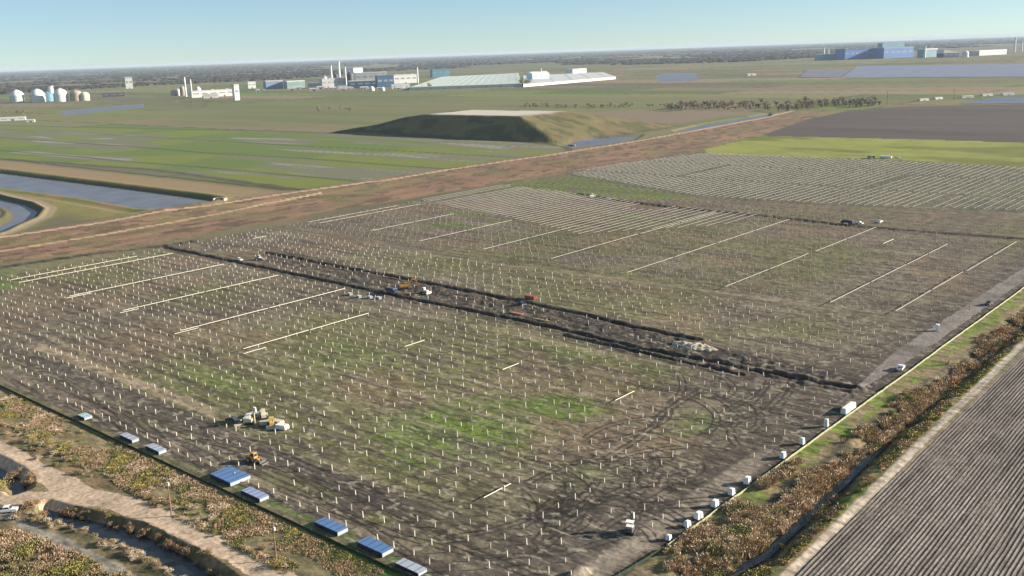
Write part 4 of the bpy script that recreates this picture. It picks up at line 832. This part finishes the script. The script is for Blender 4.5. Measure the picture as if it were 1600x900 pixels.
# ---------------------------------------------------------------- factories, tanks and sheds far off
wallw = mat('white cladding', (.66, .66, .63), .6, 0, .08, .03); wallg = mat('grey cladding', (.46, .46, .45), .6, 0, .15, .03); wallb = mat('blue cladding', (.03, .085, .17), .5, 0, .12, .02); wallB = mat('strong blue cladding', (.03, .14, .42), .5, 0, .15, .02); wallt = mat('teal cladding', (.10, .25, .32), .5, 0, .12, .02); roofp = mat('pale green roof', (.46, .53, .45), .5, 0, .10, .01); roofw = mat('white roof', (.56, .56, .52), .5, 0, .08, .02); purp = mat('dull purple cladding', (.11, .075, .10), .6, 0, .1, .03); rust = mat('pale brown cladding', (.33, .27, .23), .7, 0, .15, .03); roofb = mat('pale blue roof', (.36, .50, .60), .5, 0, .08, .02)
fglass = mat('factory glazing', (.26, .28, .30), .4, 0, .2, .05)
def building(name, L, Rr, hpx, depth, wm, rm, label, cat, roof='flat', bays=4, doors=1, vents=0, lean=0):
    a = at(*L); b_ = at(*Rr); e = b_-a; W = float(np.hypot(*e)); rz = math.atan2(e[1], e[0])+.40; W = W/(math.cos(.40)+math.sin(.40)*min(1, depth/W)*.6); depth = depth*.8; D = float(np.hypot(*((a+b_)/2))); mpp = D/F; H = hpx*mpp
    root = empty(name, float(a[0]), float(a[1]), -.3, rz)
    b = MB(); b.box(0, W, 0, depth, 0, H); wl = b.build('wall', wm, root)
    b = MB()
    if roof == 'flat': b.box(-.4, W+.4, -.4, depth+.4, H+.01, H+max(.5, .12*H))
    elif roof == 'gable': b.add([(-.5, -.5, H), (W+.5, -.5, H), (W+.5, depth+.5, H), (-.5, depth+.5, H), (-.5, depth/2, H*1.3), (W+.5, depth/2, H*1.3)], [(3, 2, 1, 0), (0, 1, 5, 4), (2, 3, 4, 5), (1, 2, 5), (3, 0, 4)])
    elif roof == 'slope': b.prism([(-.5, H), (W+.5, H), (W+.5, H*1.05), (-.5, H*1.8)], -.5, depth+.5)
    rf = b.build('roof', rm, root)
    for i in range(vents):
        v = MB(); x0 = W*(i+.5)/vents; v.box(x0-W*.02-1, x0+W*.02+1, depth*.3, depth*.7, H+.12*H+.3, H+.12*H+2.5); v.build('roof_vent', wallg, rf)
    for i in range(bays):
        g = MB(); x0 = W*(i+.18)/bays; x1 = W*(i+.82)/bays; g.box(x0, x1, -.12, .0, H*.55, H*.72); g.build('window', fglass, wl)
    for i in range(doors):
        g = MB(); x0 = W*(i+.5)/doors; g.box(x0-2.5, x0+2.5, -.15, 0, .3, min(5.5, H*.5)); g.build('door', dgrey, wl)
    return tag(root, label, cat)
def stack(px, py0, hpx, wpx, label, m=wallw, cat='chimney'):
    x, y = at(px, py0); mpp = float(np.hypot(x, y))/F; r = wpx*mpp/2; H = hpx*mpp; root = empty('chimney_stack', float(x), float(y), -.3)
    b = MB(); b.lathe([(r*1.15, 0), (r*.9, H*.94)], 14); b.build('shaft', m, root); b = MB(); b.lathe([(r*1.1, H*.94), (r*1.1, H), (r*.7, H)], 14); b.build('rim', wallg, root); return tag(root, label, cat)
def tank(px, py0, wpx, hpx, label, m=wallw, dome=.45):
    x, y = at(px, py0); mpp = float(np.hypot(x, y))/F; r = wpx*mpp/2; H = hpx*mpp; root = empty('storage_tank', float(x), float(y), -.3)
    b = MB(); b.lathe([(r, 0), (r, H*(1-dome))], 28); b.build('shell', m, root); b = MB(); b.lathe([(r*1.02, H*(1-dome)), (r*.9, H*(1-dome*.62)), (r*.62, H*(1-dome*.25)), (r*.25, H*(1-dome*.04)), (.01, H)], 28); b.build('dome_roof', m, root, True)
    b = MB(); b.tube((0, -r-.6, 0), (0, -r-.6, H*(1-dome)), .5, n=6); b.build('ladder', dgrey, root); b = MB(); b.lathe([(r*.08, H*.99), (r*.08, H*1.05)], 8); b.build('vent', wallg, root); return tag(root, label, 'storage tank')
tank(28, 160, 18, 17, 'white domed storage tank, leftmost of the row'); tank(60, 159.5, 19, 18, 'white domed storage tank, second from the left of the row'); tank(76, 158.5, 15, 13, 'small dark teal storage tank between two white ones', wallt, .25); tank(96, 158.5, 19, 18, 'white domed storage tank right of the small teal one'); tank(120, 157.5, 16, 15, 'grey storage tank near the right end of the row', rust, .3); tank(133, 157, 13, 12, 'small pale yellow storage tank at the right end of the row', mat('pale yellow paint', (.55, .55, .38), .6, 0, .1, .05), .3)
stack(82, 158, 21, 7, 'pale hopper tower rising behind the small teal tank', wallw, 'tower')
building('white_tower', (197, 139), (209, 138.6), 15, 40, wallw, wallg, 'square white tower standing alone between the tanks and the white factory', 'tower', bays=2)
building('low_shed', (160, 152), (192, 151), 5, 30, purp, purp, 'low dull purple shed right of the storage tanks', 'shed', bays=3)
building('white_shed', (0, 189.5), (34, 188.5), 4, 14, wallw, roofw, 'low white shed at the left picture edge before the storage tanks', 'shed', 'gable', 3)
building('white_shed', (42, 191), (53, 190.7), 3, 9, wallw, roofw, 'tiny white shed right of the larger one at the left picture edge', 'shed', 'gable', 1)
building('white_factory', (300, 153), (368, 150.5), 9, 50, wallw, roofw, 'long white factory hall with a square tower at its right end', 'factory', 'flat', 5, 2, 3)
building('tower', (367.5, 157), (377, 156.6), 21, 25, wallw, wallg, 'pale square tower at the right end of the long white factory hall', 'tower', bays=1, doors=0)
building('factory_annex', (318, 154), (341, 153.2), 6, 14, wallg, wallg, 'grey green annex in front of the long white factory hall', 'shed', bays=2)
for px, py, wp, hp_, lb in ((272, 150, 8, 9, 'left pale silo at the left end of the white factory hall'), (279, 149.5, 7, 10, 'middle pale silo at the left end of the white factory hall'), (286, 149.5, 8, 14, 'tall pale silo beside the twin chimneys of the white factory hall')): tank(px, py, wp, hp_, lb, rust if wp == 8 else wallw, .3)
stack(291, 151, 28, 2.6, 'thin white chimney, left of the pair at the white factory hall'); stack(300, 151, 25, 2.2, 'thin white chimney, right of the pair at the white factory hall')
tank(310, 146, 9, 10, 'white round silo behind the left end of the white factory hall', wallw, .5)
building('white_shed', (388, 138.5), (402, 138), 9, 40, wallw, roofw, 'small white works right of the white factory hall', 'shed', bays=2)
building('blue_hall', (416, 139.5), (446, 138.4), 11, 60, mat('pale blue cladding', (.17, .25, .38), .6, 0, .15, .03), wallg, 'pale blue hall, left of the low pair before the chimneys', 'factory', bays=4); building('teal_hall', (449, 138.5), (481, 137.3), 10, 60, mat('pale teal cladding', (.22, .33, .32), .6, 0, .15, .03), wallw, 'pale teal hall, right of the low pair before the chimneys', 'factory', bays=4)
building('grey_hall', (482, 138), (505, 137.4), 7, 60, wallg, roofw, 'low grey hall left of the plant with the white chimneys', 'factory', bays=3)
building('process_plant', (504, 137.5), (545, 136), 12, 60, wallg, wallg, 'grey process plant under the white chimneys', 'factory', 'flat', 5, 2, 4)
for px, py0, hp_, wp, lb in ((519, 134, 30, 3, 'white chimney left of the tallest one at the process plant'), (531.5, 134, 36, 3.4, 'tallest white chimney of the process plant'), (541, 133, 27, 2.4, 'white chimney right of the tallest one at the process plant')): stack(px, py0, hp_, wp, lb)
for px, wp, hp_, lb in ((508, 8, 16, 'dark process silo at the left side of the plant with the tallest chimney'), (526, 6, 20, 'dark process silo between the two left chimneys of the plant'), (548, 10, 22, 'dark process silo right of the chimneys of the plant')): tank(px, 135.5, wp, hp_, lb, dgrey if wp != 8 else wallg, .2)
building('dark_blue_hall', (546, 138), (612, 136), 10, 40, wallb, roofw, 'dark blue hall with white roof edge right of the tallest chimney', 'factory', bays=6, doors=2)
building('grey_hall', (556, 130), (606, 128.5), 14, 80, wallg, roofw, 'tall grey white hall behind the dark blue hall', 'factory', bays=5); building('white_roofed_hall', (553, 117), (575, 116), 9, 120, wallw, roofw, 'small bright white hall high behind the tall grey hall', 'factory', bays=2)
building('white_hall', (616, 131), (656, 129.6), 12, 60, wallw, roofw, 'white hall right of the dark blue hall with a thin chimney', 'factory', bays=4, vents=3); stack(653, 130, 24, 2.4, 'thin white chimney on the right of the white hall')
building('dark_blue_annex', (590, 137), (618, 136), 16, 30, wallb, wallb, 'dark blue annex between the dark blue hall and the white hall', 'factory', bays=3); tank(581, 142, 8, 7, 'small white tank in front of the dark blue hall', wallw, .5); tank(598, 142, 7, 6, 'smallest white tank before the dark blue annex', wallw, .5)
building('loading_bay', (612, 139), (641, 138), 6, 16, wallg, roofw, 'low loading bay with white roof at the left end of the pale warehouse', 'shed', bays=3, doors=3)
wsp = building('work_shed', (450, 141.5), (457, 141.3), 2.6, 12, wallg, roofw, 'small pale work shed in the yards at the foot of the long factory', 'shed', 'gable', 1); wsp['group'] = 'small sheds in the factory yards'
for i in range(26):
    o_ = copy_tree(wsp); q = at(*(lambda u: (u, 142.5-.018*(u-420)-max(0, u-640)*.022+random.uniform(-1.5, 1.5)))(random.uniform(395, 700))); o_.location = (q[0], q[1], -.3); o_.scale = (random.uniform(.5, 2.2), random.uniform(.6, 1.5), random.uniform(.6, 1.5))
# the huge pale warehouse: roof seen from above
def slab(name, quad, hm, wm, rm, label, cat, ridges=0, doors=6):
    Q = plan(*quad); o = Q.mean(0); root = empty(name, float(o[0]), float(o[1]), -.3); V = [(q[0]-o[0], q[1]-o[1]) for q in Q]
    b = MB(); n = len(V); b.add([(x, y, 0) for x, y in V]+[(x, y, hm) for x, y in V], [(i, (i+1) % n, (i+1) % n+n, i+n) for i in range(n)]+[tuple(range(n, 2*n))]); wl = b.build('wall', wm, root)
    b = MB(); V2 = [(x*1.004, y*1.004) for x, y in V]; b.add([(x, y, hm+.05) for x, y in V2]+[(x, y, hm+1.2) for x, y in V2], [tuple(range(n, 2*n)), tuple(range(n-1, -1, -1))]+[(i, (i+1) % n, (i+1) % n+n, i+n) for i in range(n)]); rf = b.build('roof', rm, root)
    for k in range(ridges):
        t = (k+.5)/ridges; A_ = Vector(V[0])*(1-t)+Vector(V[1])*t; B_ = Vector(V[3])*(1-t)+Vector(V[2])*t; A2 = A_*.97+B_*.03; B2 = A_*.03+B_*.97
        r = MB(); r.tube((A2.x, A2.y, hm+1.2), (B2.x, B2.y, hm+1.2), .7, n=4); r.build('ridge_vent', wallg, rf)
    for k in range(doors):
        t = (k+.5)/doors; A_ = Vector(V[0])*(1-t)+Vector(V[1])*t; d = (Vector(V[1])-Vector(V[0])).normalized(); nn = Vector((d.y, -d.x)); g = MB(); p, q = A_-d*5, A_+d*5
        g.add([(*(p+nn*.3), .4), (*(q+nn*.3), .4), (*(q+nn*.3), hm*.55), (*(p+nn*.3), hm*.55), (*(p-nn*.1), .4), (*(q-nn*.1), .4), (*(q-nn*.1), hm*.55), (*(p-nn*.1), hm*.55)], [(0, 1, 2, 3), (4, 7, 6, 5), (0, 4, 5, 1), (1, 5, 6, 2), (2, 6, 7, 3), (3, 7, 4, 0)]); g.build('door', wallg, wl)
    return tag(root, label, cat)
slab('warehouse', ((640, 141), (815, 135), (810, 117), (690, 123)), 9, wallw, roofp, 'huge pale green roofed warehouse, left and larger part of the long factory', 'warehouse', 14, 8)
slab('warehouse', ((818, 136), (962, 123.5), (942, 115.5), (818, 121)), 8, wallw, roofw, 'long cream white warehouse forming the right part of the long factory', 'warehouse', 5, 7)
building('teal_hall', (676, 121), (706, 120), 11, 60, wallt, wallt, 'dark teal hall standing behind the pale green warehouse roof', 'factory', bays=3); building('pale_blue_hall', (832, 127), (866, 125.6), 11, 50, roofb, roofw, 'pale blue hall rising from the long cream white warehouse', 'factory', 'gable', 3); building('white_shed', (895, 115), (926, 113.6), 6, 60, wallw, roofw, 'white flat hall behind the right part of the long factory', 'shed', bays=3); stack(846, 126, 19, 1.6, 'hair thin white mast over the pale blue hall', wallw, 'mast')
building('white_trailer', (1168, 118.5), (1184, 118), 3, 20, wallw, roofw, 'tiny white shed far right of the long factory', 'shed', bays=1)
# the blue plant on the right horizon
building('blue_plant', (1320, 93.5), (1380, 91.5), 13.5, 120, wallB, wallb, 'large strong blue hall in the middle of the far blue plant', 'factory', bays=6, doors=2, vents=3); building('blue_plant', (1380.5, 91.5), (1444, 89.3), 13.5, 120, wallB, wallt, 'right hand strong blue hall of the far blue plant', 'factory', bays=5, doors=2)
building('blue_plant', (1378, 87.5), (1422, 86), 16, 60, wallt, wallt, 'teal upper block rising over the far blue plant', 'factory', bays=4, doors=0); building('low_blue_wing', (1281, 94.5), (1322, 93.2), 8, 80, wallt, roofb, 'low pale roofed wing at the left end of the far blue plant', 'factory', bays=4); building('grey_hall', (1446, 90), (1474, 89), 11, 80, wallt, roofw, 'grey teal hall right of the strong blue halls', 'factory', bays=3)
building('sloped_hall', (1474, 90), (1506, 89), 6, 80, mat('navy blue cladding', (.03, .045, .15), .5, 0, .1, .02), roofw, 'navy hall with a sloping white roof at the right end of the far blue plant', 'factory', 'slope', 3); tank(1508, 89.5, 9, 9, 'white round tank at the right end of the far blue plant', wallw, .3)
for px, py0, hp_, wp, lb in ((1287, 93, 17, 2.5, 'pale chimney, left of the twins at the low wing of the far blue plant'), (1294, 93, 15, 2.0, 'pale chimney, right of the twins at the low wing of the far blue plant'), (1444.5, 90.5, 16, 3, 'white tower between the strong blue and the grey teal halls'), (1585, 82, 20, 2.4, 'tall white chimney at the far right edge'), (1596, 81, 15, 2.0, 'shorter white chimney at the far right edge')): stack(px, py0, hp_, wp, lb)
building('grey_hall', (1530, 87), (1596, 84.5), 6, 90, wallg, wallw, 'low grey works below the chimneys at the far right edge', 'factory', bays=5)
for i, (a, b_, yy_, lb) in enumerate(((1438, 1456, 157.6, 'first long white shed from the left beyond the dark ploughed land'), (1462, 1478, 155.4, 'second long white shed from the left beyond the dark ploughed land'), (1504, 1526, 153.2, 'long white shed in the middle of the row beyond the dark ploughed land'), (1536, 1556, 150.2, 'fourth long white shed beyond the dark ploughed land'), (1568, 1590, 149, 'last long white shed at the right picture edge'))): building('white_shed', (a, yy_), (b_, yy_-.6), 2.4, 10, wallw, roofw, lb, 'shed', 'gable', 2)
# far solar arrays
def array(name, quad, n, label, m, th=2.0, tilt=1.6, frac=.62):
    Q = plan(*quad); b = MB()
    for i in range(n):
        t0 = i/n; t1 = (i+frac)/n; p = [Q[0]*(1-t0)+Q[3]*t0, Q[1]*(1-t0)+Q[2]*t0, Q[1]*(1-t1)+Q[2]*t1, Q[0]*(1-t1)+Q[3]*t1]
        z = [.8, .8, .8+tilt, .8+tilt]; b.add([(q[0], q[1], zz) for q, zz in zip(p, z)]+[(q[0], q[1], zz-.3) for q, zz in zip(p, z)], [(0, 1, 2, 3), (7, 6, 5, 4), (0, 4, 5, 1), (1, 5, 6, 2), (2, 6, 7, 3), (3, 7, 4, 0)])
    return tag(b.build(name, m), label, 'solar array', kind='stuff')
lavm = mat('lavender panel glass', (.185, .205, .275), .6, 0, .12, .02)
array('far_solar_array', ((1315, 122), (1760, 119), (1760, 98), (1340, 104)), 24, 'wide lavender blue field of solar panels before the far blue plant', lavm); array('far_solar_array', ((1500, 163), (1760, 161), (1760, 151.5), (1560, 153)), 14, 'lavender solar panel field at the right edge beyond the white sheds', lavm); array('far_solar_array', ((1250, 121), (1312, 121), (1330, 110), (1262, 110)), 10, 'faint purple solar panel patch left of the wide lavender field', mat('purple panel glass', (.17, .155, .19), .6, 0, .12, .02))
# rubble heap between the trenches
x, y = XY(1085, 541); Rb = random.Random(3); root = empty('rubble_heap', x, y, Z1(x, y)); b = MB()
gx, gy = np.meshgrid(np.linspace(-11, 11, 45), np.linspace(-4.5, 4.5, 19)); gz = 1.5*np.clip(1-(gx/11)**2-(gy/4.5)**2, 0, 1)**.5*(.25+1.3*fbm(gx.ravel(), gy.ravel(), 1.6, 3, 700).reshape(gx.shape))-.15
b.add(list(zip(gx.ravel(), gy.ravel(), gz.ravel())), [(r_*45+c_, r_*45+c_+1, r_*45+c_+46, r_*45+c_+45) for r_ in range(18) for c_ in range(44)])
b.build('rubble', mat('pale rubble', (.36, .32, .25), .9, 0, .3, 1), root); tag(root, 'pale heap of rubble between the trenches right of centre', 'rubble heap')
# ---------------------------------------------------------------- haze
hz = MB(); hz.box(-63000, 63000, -63000, 63000, -6, 135); hm = bpy.data.materials.new('haze'); hm.use_nodes = True; nt = hm.node_tree
for n_ in list(nt.nodes):
    if n_.type == 'BSDF_PRINCIPLED': nt.nodes.remove(n_)
pv = nt.nodes.new('ShaderNodeVolumePrincipled'); pv.inputs['Color'].default_value = (.60, .72, .85, 1); pv.inputs['Density'].default_value = 2.6e-5; pv.inputs['Anisotropy'].default_value = 0.0
nt.links.new(pv.outputs[0], nt.nodes['Material Output'].inputs['Volume']); tag(hz.build('haze', hm), 'thin pale haze over the plain', 'haze', kind='stuff')
